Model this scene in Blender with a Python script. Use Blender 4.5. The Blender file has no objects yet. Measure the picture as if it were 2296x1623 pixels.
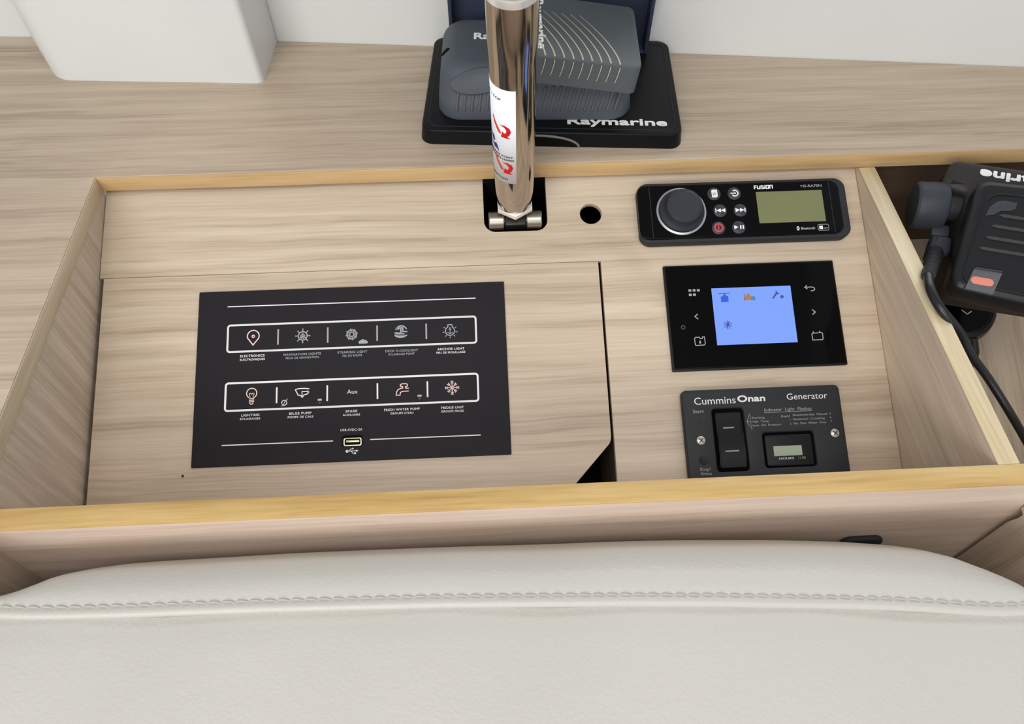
import bpy, bmesh, math, random
from mathutils import Matrix, Vector, Euler
random.seed(7)
S = bpy.context.scene
COL = S.collection
PI = math.pi

# ------------------------------------------------------------------ camera, world, lights, exposure
cam_data = bpy.data.cameras.new('camera')
cam_data.sensor_width = 36.0
cam_data.lens = 36.0 * 1664.0 / 2296.0
cam_data.clip_start = 0.01
cam = bpy.data.objects.new('camera', cam_data)
COL.objects.link(cam)
cam.matrix_world = Matrix(((0.99876, 0.03924, -0.03076, 0.31525),
                           (-0.04978, 0.81955, -0.57084, -0.48596),
                           (0.00281, 0.57166, 0.82049, 0.41128),
                           (0, 0, 0, 1)))
S.camera = cam

S.view_settings.view_transform = 'Standard'
S.view_settings.look = 'None'
S.view_settings.gamma = 1.0
S.view_settings.use_curve_mapping = False
S.view_settings.exposure = 0.0

W = bpy.data.worlds.new('daylight')
S.world = W
W.use_nodes = True
W.node_tree.nodes['Background'].inputs[0].default_value = (0.93, 0.96, 1.0, 1)
W.node_tree.nodes['Background'].inputs[1].default_value = 0.68


def area_light(name, loc, target, sx, sy, power, color=(1, 1, 1)):
    d = bpy.data.lights.new(name, 'AREA')
    d.shape = 'RECTANGLE'
    d.size, d.size_y, d.energy, d.color = sx, sy, power, color
    o = bpy.data.objects.new(name, d)
    COL.objects.link(o)
    o.location = loc
    o.rotation_euler = (Vector(target) - Vector(loc)).to_track_quat('-Z', 'Y').to_euler()
    return o


area_light('overhead_fill_light', (0.30, -0.85, 1.36), (0.3, -0.2, 0), 1.3, 0.7, 12.5, (1.0, 0.985, 0.96))  # unseen overhead fill, added to brighten the sunken board and desk
area_light('window_light', (-0.45, -1.95, 1.0), (0.3, -0.1, 0), 1.4, 0.7, 25, (1.0, 0.98, 0.95))
area_light('rear_window_light', (0.85, 1.05, 0.95), (0.5, 0.0, 0), 1.4, 0.45, 9, (0.95, 0.98, 1.0))

# ------------------------------------------------------------------ materials
def mat(name, color, rough=0.5, spec=0.5, metal=0.0, emit=None, estr=1.0, bump=None, coat=0.0):
    m = bpy.data.materials.new(name)
    m.use_nodes = True
    nt = m.node_tree
    b = nt.nodes['Principled BSDF']
    b.inputs['Base Color'].default_value = (*color, 1)
    b.inputs['Roughness'].default_value = rough
    b.inputs['Specular IOR Level'].default_value = spec
    b.inputs['Metallic'].default_value = metal
    b.inputs['Coat Weight'].default_value = coat
    if emit:
        b.inputs['Emission Color'].default_value = (*emit, 1)
        b.inputs['Emission Strength'].default_value = estr
    # slight tonal variation so that nothing is perfectly flat
    tc = nt.nodes.new('ShaderNodeTexCoord')
    nz = nt.nodes.new('ShaderNodeTexNoise')
    nz.inputs['Scale'].default_value = bump[0] if bump else 60
    nz.inputs['Detail'].default_value = 4
    nt.links.new(tc.outputs['Object'], nz.inputs['Vector'])
    mr = nt.nodes.new('ShaderNodeMapRange')
    mr.inputs['To Min'].default_value = 0.94
    mr.inputs['To Max'].default_value = 1.06
    nt.links.new(nz.outputs['Fac'], mr.inputs['Value'])
    mx = nt.nodes.new('ShaderNodeMix')
    mx.data_type = 'RGBA'
    mx.blend_type = 'MULTIPLY'
    mx.inputs['Factor'].default_value = 1.0
    mx.inputs['A'].default_value = (*color, 1)
    nt.links.new(mr.outputs['Result'], mx.inputs['B'])
    nt.links.new(mx.outputs['Result'], b.inputs['Base Color'])
    if bump:
        bp = nt.nodes.new('ShaderNodeBump')
        bp.inputs['Strength'].default_value = bump[1]
        bp.inputs['Distance'].default_value = bump[2]
        nt.links.new(nz.outputs['Fac'], bp.inputs['Height'])
        nt.links.new(bp.outputs['Normal'], b.inputs['Normal'])
    return m


def srgb(r, g, b):
    f = lambda v: (v / 255 / 12.92) if v / 255 <= 0.04045 else ((v / 255 + 0.055) / 1.055) ** 2.4
    return (f(r), f(g), f(b))


def wood(name, axis, dark, mid, light, rough=0.42, across=105.0, along=3.5, spec=0.5, warp=0.25):
    m = bpy.data.materials.new(name)
    m.use_nodes = True
    nt = m.node_tree
    N, L = nt.nodes, nt.links
    b = N['Principled BSDF']
    tc = N.new('ShaderNodeTexCoord')
    sc = [across] * 3
    sc['xyz'.index(axis)] = along
    # low frequency wobble of the grain
    wn = N.new('ShaderNodeTexNoise')
    wn.inputs['Scale'].default_value = 9
    wn.inputs['Detail'].default_value = 2
    L.new(tc.outputs['Object'], wn.inputs['Vector'])
    sub = N.new('ShaderNodeVectorMath'); sub.operation = 'SUBTRACT'
    sub.inputs[1].default_value = (0.5, 0.5, 0.5)
    L.new(wn.outputs['Color'], sub.inputs[0])
    scl = N.new('ShaderNodeVectorMath'); scl.operation = 'SCALE'
    scl.inputs['Scale'].default_value = 0.03 * warp
    L.new(sub.outputs[0], scl.inputs[0])
    add = N.new('ShaderNodeVectorMath'); add.operation = 'ADD'
    L.new(tc.outputs['Object'], add.inputs[0]); L.new(scl.outputs[0], add.inputs[1])

    def stretched(scale, detail, mul=1.0):
        mp = N.new('ShaderNodeMapping')
        mp.inputs['Scale'].default_value = [s * mul for s in scale]
        L.new(add.outputs[0], mp.inputs['Vector'])
        n = N.new('ShaderNodeTexNoise')
        n.inputs['Scale'].default_value = 1.0
        n.inputs['Detail'].default_value = detail
        n.inputs['Roughness'].default_value = 0.55
        L.new(mp.outputs[0], n.inputs['Vector'])
        return n
    g1 = stretched(sc, 3)
    fine = [s * 5 for s in sc]
    fine['xyz'.index(axis)] = along * 2.5
    g2 = stretched(fine, 2)
    broad = [s * 0.3 for s in sc]
    broad['xyz'.index(axis)] = along * 0.6
    g3 = stretched(broad, 1)
    a1 = N.new('ShaderNodeMath'); a1.operation = 'MULTIPLY_ADD'
    L.new(g2.outputs['Fac'], a1.inputs[0]); a1.inputs[1].default_value = 0.30
    a2 = N.new('ShaderNodeMath'); a2.operation = 'MULTIPLY_ADD'
    L.new(g1.outputs['Fac'], a2.inputs[0]); a2.inputs[1].default_value = 0.44
    a3 = N.new('ShaderNodeMath'); a3.operation = 'MULTIPLY'
    L.new(g3.outputs['Fac'], a3.inputs[0]); a3.inputs[1].default_value = 0.26
    L.new(a3.outputs[0], a2.inputs[2]); L.new(a2.outputs[0], a1.inputs[2])
    cr = N.new('ShaderNodeValToRGB')
    e = cr.color_ramp.elements
    e[0].position, e[0].color = 0.34, (*dark, 1)
    e[1].position, e[1].color = 0.64, (*light, 1)
    k = e.new(0.48); k.color = (*mid, 1)
    L.new(a1.outputs[0], cr.inputs['Fac'])
    L.new(cr.outputs['Color'], b.inputs['Base Color'])
    b.inputs['Roughness'].default_value = rough
    b.inputs['Specular IOR Level'].default_value = spec
    bp = N.new('ShaderNodeBump')
    bp.inputs['Strength'].default_value = 0.10
    bp.inputs['Distance'].default_value = 0.0004
    L.new(a1.outputs[0], bp.inputs['Height'])
    L.new(bp.outputs['Normal'], b.inputs['Normal'])
    return m


OAK = (srgb(164, 146, 126), srgb(193, 175, 153), srgb(209, 193, 172))
oak_x = wood('bleached_oak_x', 'x', *OAK)
oak_top = wood('counter_oak_x', 'x', srgb(152, 134, 115), srgb(181, 163, 142), srgb(197, 181, 160))
oak_bay_shade = wood('bay_shade_oak_x', 'x', srgb(62, 48, 38), srgb(78, 62, 50), srgb(92, 74, 60))  # oak darkened to carry the shade at the back of the bay
oak_y = wood('bleached_oak_y', 'y', *OAK, across=105, along=3)
oak_z = wood('bleached_oak_z', 'z', srgb(160, 144, 128), srgb(186, 170, 152), srgb(206, 191, 174), across=150, along=5)
oak_pink = wood('pinkish_oak_x', 'x', srgb(202, 178, 160), srgb(220, 199, 182), srgb(232, 213, 198), across=110, along=4)
oak_edge = wood('honey_edge_x', 'x', srgb(172, 140, 96), srgb(192, 160, 114), srgb(208, 178, 130), across=70, along=6)
oak_lip = wood('yellow_lipping_x', 'x', srgb(166, 130, 76), srgb(190, 157, 98), srgb(206, 176, 120), across=80, along=7)
oak_lip_pale = wood('pale_lipping_y', 'y', srgb(192, 174, 138), srgb(208, 192, 158), srgb(220, 206, 176), across=90, along=6)
oak_edge_y = wood('grey_edge_y', 'y', srgb(168, 152, 126), srgb(188, 172, 146), srgb(202, 188, 164), across=70, along=6)
white_gel = mat('white_gelcoat', (0.655, 0.665, 0.65), 0.35, 0.4, bump=(9, 0.05, 0.002))
ceiling_mat = mat('ceiling_liner', (0.45, 0.45, 0.45), 0.8)
cavity_shade = mat('cavity_shade_black', (0.006, 0.006, 0.006), 0.95, 0.05)  # near black, paints the shade inside openings and wells
blk_matte = mat('satin_black_laminate', srgb(36, 34, 38), 0.55, 0.15)
blk_gloss = mat('gloss_black_glass', (0.003, 0.003, 0.0035), 0.10, 0.07)
blk_gloss2 = mat('gloss_black_plastic', (0.0035, 0.0035, 0.004), 0.16, 0.10)
rubber = mat('charcoal_rubber', srgb(44, 45, 49), 0.6, 0.25)
knob_mat = mat('charcoal_knob', srgb(44, 47, 54), 0.5, 0.4)
btn_mat = mat('button_charcoal', srgb(48, 52, 58), 0.45, 0.4)
silver = mat('silver_ring', srgb(170, 175, 182), 0.3, 0.5, 0.7)
print_white = mat('white_print', (0.80, 0.80, 0.80), 0.6, 0.2)
print_grey = mat('grey_print', (0.36, 0.37, 0.38), 0.6, 0.2)
print_dim = mat('dim_grey_print', (0.10, 0.105, 0.115), 0.6, 0.2)
print_backlit = mat('backlit_pink_print', srgb(236, 205, 196), 0.6, 0.2)  # LED backlight of the switched-on icons put into the print colour
lcd_olive = mat('olive_lcd', srgb(118, 122, 84), 0.35, 0.4)
lcd_green = mat('pale_green_lcd', srgb(160, 172, 150), 0.4, 0.4, bump=(900, 0.1, 0.0003))
screen_blue = mat('blue_backlit_screen', (0.02, 0.03, 0.08), 0.3, 0.2, emit=srgb(128, 163, 255), estr=0.95)
icon_blue = mat('screen_blue_icon', (0.01, 0.02, 0.1), 0.4, 0.1, emit=srgb(52, 96, 220), estr=0.9)
icon_navy = mat('screen_navy_icon', (0.01, 0.02, 0.06), 0.4, 0.1, emit=srgb(70, 80, 150), estr=0.9)
icon_amber = mat('screen_amber_icon', (0.05, 0.03, 0.01), 0.4, 0.1, emit=srgb(170, 130, 80), estr=0.9)
icon_red = mat('screen_red_icon', (0.05, 0.01, 0.01), 0.4, 0.1, emit=srgb(150, 70, 100), estr=0.9)
icon_teal = mat('screen_teal_icon', (0.01, 0.04, 0.05), 0.4, 0.1, emit=srgb(80, 140, 160), estr=0.9)
red_print = mat('red_ring_print', srgb(196, 74, 82), 0.5, 0.3)
gen_black = mat('generator_black', srgb(44, 46, 49), 0.5, 0.25)
gen_dark = mat('rocker_black', srgb(27, 28, 31), 0.4, 0.2)
steel_screw = mat('screw_steel', srgb(200, 198, 190), 0.35, 0.5, 0.6)
chrome = mat('polished_stainless', (0.49, 0.44, 0.385), 0.10, 0.5, 1.0)
dull_steel = mat('dull_stainless', (0.42, 0.38, 0.33), 0.32, 0.5, 1.0)
bright_steel = mat('bright_collar', (0.93, 0.92, 0.90), 0.25, 0.5, 0.6)
sticker = mat('white_sticker', (0.84, 0.87, 0.93), 0.4, 0.3)
ink_red = mat('red_ink', srgb(206, 36, 36), 0.5, 0.2)
ink_orange = mat('orange_red_ink', srgb(205, 78, 50), 0.5, 0.2)
ink_blue = mat('navy_ink', srgb(46, 48, 130), 0.5, 0.2)
ink_black = mat('black_ink', srgb(20, 20, 30), 0.5, 0.2)
tray_black = mat('black_tray_plastic', srgb(18, 19, 22), 0.36, 0.14, bump=(700, 0.06, 0.0003))
grey_cover = mat('dark_grey_cover', srgb(74, 80, 88), 0.55, 0.4, bump=(900, 0.1, 0.0003))
grey_cover2 = mat('warm_grey_cover', srgb(80, 86, 90), 0.5, 0.4, bump=(900, 0.08, 0.0003))
groove_line = mat('pale_groove_line', srgb(196, 190, 168), 0.5, 0.3)
navy_plastic = mat('navy_plastic', srgb(50, 56, 74), 0.5, 0.3)
radio_black = mat('radio_black', srgb(22, 23, 26), 0.38, 0.35)
radio_brown = mat('radio_matte_black', srgb(40, 37, 36), 0.55, 0.4, bump=(1200, 0.1, 0.0003))
radio_grey = mat('radio_grey', srgb(52, 56, 62), 0.5, 0.35)
slot_brown = mat('slot_olive_black', srgb(58, 57, 54), 0.6, 0.3)
orange_key = mat('orange_key', srgb(214, 132, 114), 0.5, 0.3, bump=(1500, 0.1, 0.0003))
cover_grey = mat('flip_cover_grey', srgb(88, 90, 94), 0.4, 0.4)
cable_black = mat('cable_black', srgb(22, 23, 26), 0.35, 0.45)
puck_black = mat('puck_black', srgb(20, 21, 23), 0.3, 0.5)
thread = mat('grey_thread', srgb(182, 179, 171), 0.7, 0.2)
usb_metal = mat('usb_metal', srgb(214, 208, 176), 0.3, 0.5, 0.6)


def leather_material():
    m = bpy.data.materials.new('off_white_leather')
    m.use_nodes = True
    nt = m.node_tree
    N, L = nt.nodes, nt.links
    b = N['Principled BSDF']
    b.inputs['Base Color'].default_value = (*srgb(193, 190, 183), 1)
    b.inputs['Roughness'].default_value = 0.42
    b.inputs['Specular IOR Level'].default_value = 0.45
    tc = N.new('ShaderNodeTexCoord')
    v = N.new('ShaderNodeTexVoronoi')
    v.inputs['Scale'].default_value = 520
    n = N.new('ShaderNodeTexNoise'); n.inputs['Scale'].default_value = 30; n.inputs['Detail'].default_value = 5
    n2 = N.new('ShaderNodeTexNoise'); n2.inputs['Scale'].default_value = 380; n2.inputs['Detail'].default_value = 3
    for k in (v, n, n2):
        L.new(tc.outputs['Object'], k.inputs['Vector'])
    a = N.new('ShaderNodeMath'); a.operation = 'MULTIPLY_ADD'
    L.new(v.outputs['Distance'], a.inputs[0]); a.inputs[1].default_value = 0.5
    L.new(n2.outputs['Fac'], a.inputs[2])
    bp = N.new('ShaderNodeBump'); bp.inputs['Strength'].default_value = 0.34; bp.inputs['Distance'].default_value = 0.0006
    L.new(a.outputs[0], bp.inputs['Height'])
    bp2 = N.new('ShaderNodeBump'); bp2.inputs['Strength'].default_value = 0.12; bp2.inputs['Distance'].default_value = 0.006
    L.new(n.outputs['Fac'], bp2.inputs['Height'])
    L.new(bp.outputs['Normal'], bp2.inputs['Normal'])
    L.new(bp2.outputs['Normal'], b.inputs['Normal'])
    return m


leather = leather_material()

# ------------------------------------------------------------------ geometry helpers
def tag(o, label=None, cat=None, group=None, kind=None):
    if label: o['label'] = label
    if cat: o['category'] = cat
    if group: o['group'] = group
    if kind: o['kind'] = kind
    return o


def smooth(me, angle=0.6):
    for p in me.polygons:
        p.use_smooth = True
    try:
        me.set_sharp_from_angle(angle=angle)
    except Exception:
        pass


def obj(name, me, m, parent=None, M=None):
    o = bpy.data.objects.new(name, me)
    COL.objects.link(o)
    if m is not None:
        me.materials.clear()
        me.materials.append(m)
    if parent is not None:
        o.parent = parent
    if M is not None:
        o.matrix_local = M
    return o


def thing(name, label, cat, M, group=None):
    o = bpy.data.objects.new(name, None)
    o.empty_display_size = 0.02
    COL.objects.link(o)
    o.matrix_world = M
    return tag(o, label, cat, group)


def rrect(cx, cy, w, h, r, seg=6):
    r = min(r, w / 2 - 1e-6, h / 2 - 1e-6)
    pts = []
    for (sx, sy, a0) in ((1, 1, 0), (-1, 1, 90), (-1, -1, 180), (1, -1, 270)):
        ox, oy = cx + sx * (w / 2 - r), cy + sy * (h / 2 - r)
        if r <= 1e-5:
            pts.append((ox, oy)); continue
        for k in range(seg + 1):
            a = math.radians(a0 + 90 * k / seg)
            pts.append((ox + r * math.cos(a), oy + r * math.sin(a)))
    return pts


def circ(cx, cy, r, n=32, ry=None):
    return [(cx + r * math.cos(2 * PI * k / n), cy + (ry or r) * math.sin(2 * PI * k / n)) for k in range(n)]


def plate_mesh(loops, z0, z1, bev=0.0, res=2):
    """a flat solid from outlines (later outlines are holes), edges rounded by bev"""
    cu = bpy.data.curves.new('outline', 'CURVE')
    cu.dimensions = '2D'
    cu.fill_mode = 'BOTH'
    h = (z1 - z0) / 2
    bev = min(bev, h * 0.98)
    cu.extrude = h - bev
    cu.bevel_depth = bev
    cu.bevel_resolution = res
    cu.offset = -bev
    for lp in loops:
        sp = cu.splines.new('POLY')
        sp.points.add(len(lp) - 1)
        for p, (x, y) in zip(sp.points, lp):
            p.co = (x, y, 0, 1)
        sp.use_cyclic_u = True
    tmp = bpy.data.objects.new('tmp', cu)
    me = bpy.data.meshes.new_from_object(tmp)
    bpy.data.objects.remove(tmp)
    bpy.data.curves.remove(cu)
    zc = (z0 + z1) / 2
    for v in me.vertices:
        v.co.z += zc
    bm = bmesh.new(); bm.from_mesh(me)
    bmesh.ops.remove_doubles(bm, verts=bm.verts, dist=1e-6)
    bm.to_mesh(me); bm.free()
    smooth(me, 0.7)
    return me


def plate(name, loops, z0, z1, m, parent=None, bev=0.0, M=None, res=2):
    if isinstance(loops[0][0], (int, float)):
        loops = [loops]
    return obj(name, plate_mesh(loops, z0, z1, bev, res), m, parent, M)


def from_bm(bm, angle=0.6):
    me = bpy.data.meshes.new('m')
    bmesh.ops.recalc_face_normals(bm, faces=bm.faces)
    bm.to_mesh(me); bm.free()
    smooth(me, angle)
    return me


def box_mesh(x0, x1, y0, y1, z0, z1, bev=0.0):
    bm = bmesh.new()
    bmesh.ops.create_cube(bm, size=1.0)
    for v in bm.verts:
        v.co = Vector(((x0 + x1) / 2 + v.co.x * (x1 - x0), (y0 + y1) / 2 + v.co.y * (y1 - y0), (z0 + z1) / 2 + v.co.z * (z1 - z0)))
    if bev:
        bmesh.ops.bevel(bm, geom=bm.edges[:], offset=bev, segments=2, affect='EDGES', profile=0.5)
    return from_bm(bm)


def box(name, x0, x1, y0, y1, z0, z1, m, parent=None, bev=0.0, M=None):
    return obj(name, box_mesh(x0, x1, y0, y1, z0, z1, bev), m, parent, M)


def lathe_mesh(prof, seg=40, M=None):
    bm = bmesh.new()
    rings = []
    for r, z in prof:
        if r < 1e-6:
            rings.append([bm.verts.new((0, 0, z))])
        else:
            rings.append([bm.verts.new((r * math.cos(2 * PI * k / seg), r * math.sin(2 * PI * k / seg), z)) for k in range(seg)])
    for a, b in zip(rings, rings[1:]):
        if len(a) == 1 and len(b) == 1:
            continue
        for k in range(seg):
            k2 = (k + 1) % seg
            if len(a) == 1:
                bm.faces.new((a[0], b[k], b[k2]))
            elif len(b) == 1:
                bm.faces.new((a[k], a[k2], b[0]))
            else:
                bm.faces.new((a[k], a[k2], b[k2], b[k]))
    if M is not None:
        bmesh.ops.transform(bm, matrix=M, verts=bm.verts)
    return from_bm(bm, 0.6)


def lathe(name, prof, m, parent=None, M=None, seg=40):
    return obj(name, lathe_mesh(prof, seg), m, parent, M)


def catmull(pts, n=8):
    P = [Vector(p) for p in pts]
    P = [2 * P[0] - P[1]] + P + [2 * P[-1] - P[-2]]
    out = []
    for i in range(1, len(P) - 2):
        for k in range(n):
            t = k / n
            a, b, c, d = P[i - 1:i + 3]
            out.append(0.5 * ((2 * b) + (c - a) * t + (2 * a - 5 * b + 4 * c - d) * t * t + (3 * b - a - 3 * c + d) * t ** 3))
    out.append(P[-2])
    return out


def tube_mesh(pts, r, seg=12, caps=True):
    bm = bmesh.new()
    rings = []
    P = [Vector(p) for p in pts]
    up = None
    for i, p in enumerate(P):
        t = (P[min(i + 1, len(P) - 1)] - P[max(i - 1, 0)]).normalized()
        if up is None:
            up = Vector((0, 0, 1)) if abs(t.z) < 0.9 else Vector((1, 0, 0))
        u = (up - t * up.dot(t)).normalized()
        up = u
        w = t.cross(u)
        rr = r(i / (len(P) - 1)) if callable(r) else r
        rings.append([bm.verts.new(p + (u * math.cos(2 * PI * k / seg) + w * math.sin(2 * PI * k / seg)) * rr) for k in range(seg)])
    for a, b in zip(rings, rings[1:]):
        for k in range(seg):
            bm.faces.new((a[k], a[(k + 1) % seg], b[(k + 1) % seg], b[k]))
    if caps:
        bm.faces.new(rings[0][::-1]); bm.faces.new(rings[-1])
    return from_bm(bm, 0.9)


# ---- flat print: ribbons, polygons and lettering laid on a face (millimetres in, metres out)
PRINT_H = 0.00012


class Ink:
    def __init__(self):
        self.bm = bmesh.new()

    def stroke(self, pts, w, closed=False):
        P = [Vector((x, y)) for x, y in pts]
        n = len(P)
        Lf, Rt = [], []
        for i in range(n):
            if closed:
                a, b = P[(i - 1) % n], P[(i + 1) % n]
            else:
                a, b = P[max(i - 1, 0)], P[min(i + 1, n - 1)]
            d1 = (P[i] - a); d2 = (b - P[i])
            if d1.length < 1e-9: d1 = d2
            if d2.length < 1e-9: d2 = d1
            d1.normalize(); d2.normalize()
            t = d1 + d2
            if t.length < 1e-6: t = d1
            t.normalize()
            nn = Vector((-t.y, t.x))
            c = max(0.5, nn.dot(Vector((-d1.y, d1.x))))
            Lf.append(P[i] + nn * (w / 2 / c)); Rt.append(P[i] - nn * (w / 2 / c))
        L = [self.bm.verts.new((v.x / 1000, v.y / 1000, 0)) for v in Lf]
        R = [self.bm.verts.new((v.x / 1000, v.y / 1000, 0)) for v in Rt]
        for i in range(n if closed else n - 1):
            j = (i + 1) % n
            try:
                self.bm.faces.new((R[i], R[j], L[j], L[i]))
            except ValueError:
                pass
        return self

    def poly(self, pts):
        self.bm.faces.new([self.bm.verts.new((x / 1000, y / 1000, 0)) for x, y in pts])
        return self

    def arc(self, cx, cy, r, a0, a1, w, n=16, ry=None):
        pts = [(cx + r * math.cos(math.radians(a0 + (a1 - a0) * k / n)), cy + (ry or r) * math.sin(math.radians(a0 + (a1 - a0) * k / n))) for k in range(n + 1)]
        return self.stroke(pts, w)

    def ring(self, cx, cy, r, w, n=24, ry=None):
        return self.stroke(circ(cx, cy, r, n, ry), w, True)

    def disc(self, cx, cy, r, n=16, ry=None):
        return self.poly(circ(cx, cy, r, n, ry))

    def done(self, name, m, parent, z, M=None):
        bmesh.ops.triangulate(self.bm, faces=[f for f in self.bm.faces if len(f.verts) > 4], ngon_method='EAR_CLIP')
        for f in self.bm.faces:
            f.normal_update()
            if f.normal.z < 0:
                f.normal_flip()
        ext = bmesh.ops.extrude_face_region(self.bm, geom=self.bm.faces[:])
        for v in ext['geom']:
            if isinstance(v, bmesh.types.BMVert):
                v.co.z += PRINT_H
        for v in self.bm.verts:
            v.co.z += z
        me = bpy.data.meshes.new('ink')
        bmesh.ops.recalc_face_normals(self.bm, faces=self.bm.faces)
        self.bm.to_mesh(me); self.bm.free()
        return obj(name, me, m, parent, M)


def text_mesh(body, w, h, x, y, z, bold=0.0, align='C', spacing=1.0, rot=0.0, shear=0.0):
    """lettering of total width w and capital height h (millimetres); x, y is its centre (or left / right end)"""
    cu = bpy.data.curves.new('txt', 'FONT')
    cu.body = body
    cu.size = 1.0
    cu.space_character = spacing
    cu.shear = shear
    cu.resolution_u = 3
    tmp = bpy.data.objects.new('tmp', cu)
    me = bpy.data.meshes.new_from_object(tmp)
    bpy.data.objects.remove(tmp); bpy.data.curves.remove(cu)
    xs = [v.co.x for v in me.vertices]
    x0, x1 = min(xs), max(xs)
    cap = 0.729 + 2 * bold
    sx = w / (x1 - x0) if w else h / cap
    sy = h / cap
    ww = (x1 - x0) * sx
    off = {'C': -ww / 2, 'L': 0, 'R': -ww}[align]
    ca, sa = math.cos(rot), math.sin(rot)
    for v in me.vertices:
        px, py = (v.co.x - x0) * sx + off, (v.co.y - 0.729 / 2) * sy
        v.co = Vector(((x + px * ca - py * sa) / 1000, (y + px * sa + py * ca) / 1000, z))
    bm = bmesh.new(); bm.from_mesh(me)
    if bold:
        src = bm.verts[:] + bm.edges[:] + bm.faces[:]
        d = bold * h / 1000 * 1.35
        for k in range(8):
            g = bmesh.ops.duplicate(bm, geom=src)
            bmesh.ops.translate(bm, verts=[q for q in g['geom'] if isinstance(q, bmesh.types.BMVert)],
                                vec=(d * math.cos(k * PI / 4 + 0.4), d * math.sin(k * PI / 4 + 0.4), (k + 1) * 2e-6))
    for f in bm.faces:
        f.normal_update()
        if f.normal.z < 0:
            f.normal_flip()
    ext = bmesh.ops.extrude_face_region(bm, geom=bm.faces[:])
    for v in ext['geom']:
        if isinstance(v, bmesh.types.BMVert):
            v.co.z += PRINT_H
    bmesh.ops.recalc_face_normals(bm, faces=bm.faces)
    bm.to_mesh(me); bm.free()
    return me


def text(body, w, h, x, y, z, m, parent, M=None, **k):
    return obj('lettering', text_mesh(body, w, h, x, y, z, **k), m, parent, M)


# ------------------------------------------------------------------ frames of reference
RECESS_W = 0.638        # width of the recess, x = 0 .. RECESS_W
FRONT_Y = -0.2843       # rear face of the front board
BAND = 0.0145           # thickness of the counter
TILT = 0.38961          # slope of the instrument board
PANEL = Matrix.Translation((0, 0, -0.0201)) @ Matrix.Rotation(TILT, 4, 'X')   # local x = across, y = up the slope, z = off the board


def on_panel(u, v, n=0.0, rot=0.0):
    return PANEL @ Matrix.Translation((u, -v, n)) @ Matrix.Rotation(rot, 4, 'Z')


I4 = Matrix.Identity(4)
WALL = [(-1.10, 0.300), (-0.60, 0.252), (-0.146, 0.2086), (0.123, 0.1885), (0.273, 0.1735), (0.502, 0.1515), (0.827, 0.1145), (1.30, 0.060)]

# ------------------------------------------------------------------ setting: wall, floor, ceiling
def wall_mesh(pts, z0, z1, th=0.03):
    bm = bmesh.new()
    f0 = [bm.verts.new((x, y, z0)) for x, y in pts]; f1 = [bm.verts.new((x, y, z1)) for x, y in pts]
    b0 = [bm.verts.new((x, y + th, z0)) for x, y in pts]; b1 = [bm.verts.new((x, y + th, z1)) for x, y in pts]
    for i in range(len(pts) - 1):
        bm.faces.new((f0[i], f0[i + 1], f1[i + 1], f1[i]))
        bm.faces.new((b0[i + 1], b0[i], b1[i], b1[i + 1]))
        bm.faces.new((f1[i], f1[i + 1], b1[i + 1], b1[i]))
        bm.faces.new((f0[i + 1], f0[i], b0[i], b0[i + 1]))
    bm.faces.new((f0[0], f1[0], b1[0], b0[0])); bm.faces.new((f0[-1], b0[-1], b1[-1], f1[-1]))
    return from_bm(bm, 0.5)


tag(obj('wall_back', wall_mesh(WALL, -0.9, 0.165), white_gel), kind='structure')
tag(box('floor', -1.4, 1.6, -2.4, 0.36, -0.93, -0.90, oak_y), kind='structure')
tag(box('ceiling', -1.4, 1.6, -2.4, 1.4, 1.45, 1.48, ceiling_mat), kind='structure')

# ------------------------------------------------------------------ navigation desk
desk = thing('navigation_desk', 'bleached oak chart desk with a sunken sloping instrument board and honey coloured edges', 'desk', Matrix.Translation((0.3, -0.1, -0.9)))
DI = Matrix.Translation((-0.3, 0.1, 0.9))


def dpart(name, me, m, M=None, parent=None):
    return obj(name, me, m, parent or desk, (DI @ (M or I4)) if parent is None else (M or I4))


top_loop = [(1.03, 0.0), (0.0, 0.0), (0.0, -0.62), (-0.42, -0.62)] + [(-0.42, 0.2345)] + [(x, y - 0.0006) for x, y in WALL[2:7]] + [(1.03, 0.0905)]
dpart('countertop', plate_mesh([top_loop], -BAND, 0.0, 0.0006), oak_top)
dpart('edge_band', box_mesh(0.0004, 1.03, -0.0009, -0.0001, -BAND, -0.0007, 0.0003), oak_edge)
dpart('edge_band', box_mesh(0.0001, 0.0009, -0.62, -0.0009, -BAND, -0.0007, 0.0003), oak_edge_y)

# walls of the recess
dpart('side_board', box_mesh(-0.0145, -0.0002, -0.62, 0.0, -0.32, -BAND - 0.0002), oak_z)
div = dpart('divider_board', box_mesh(RECESS_W, RECESS_W + 0.0140, FRONT_Y, 0.041, -0.32, -BAND - 0.0012), oak_y)
dpart('lipping', box_mesh(RECESS_W - 0.0001, RECESS_W + 0.0141, FRONT_Y, -0.0012, -BAND - 0.0012, -BAND + 0.0002, 0.0005), oak_lip_pale, None, div)
front = dpart('front_board', box_mesh(-0.0340, 1.03, FRONT_Y - 0.0145, FRONT_Y, -0.42, -BAND - 0.0016), oak_pink)
dpart('lipping', box_mesh(-0.0338, 1.03, FRONT_Y - 0.0146, FRONT_Y + 0.0001, -BAND - 0.0016, -BAND + 0.0002, 0.0009), oak_lip, None, front)
dpart('back_board', box_mesh(-0.0145, RECESS_W + 0.014, 0.042, 0.054, -0.30, -BAND - 0.0005), cavity_shade)  # blackened for the shade seen through slot and cable hole
dpart('back_board', box_mesh(RECESS_W + 0.0142, 1.028, 0.018, 0.023, -0.30, -BAND - 0.0005), oak_bay_shade)  # shade under the counter painted into the wood tone

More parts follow.
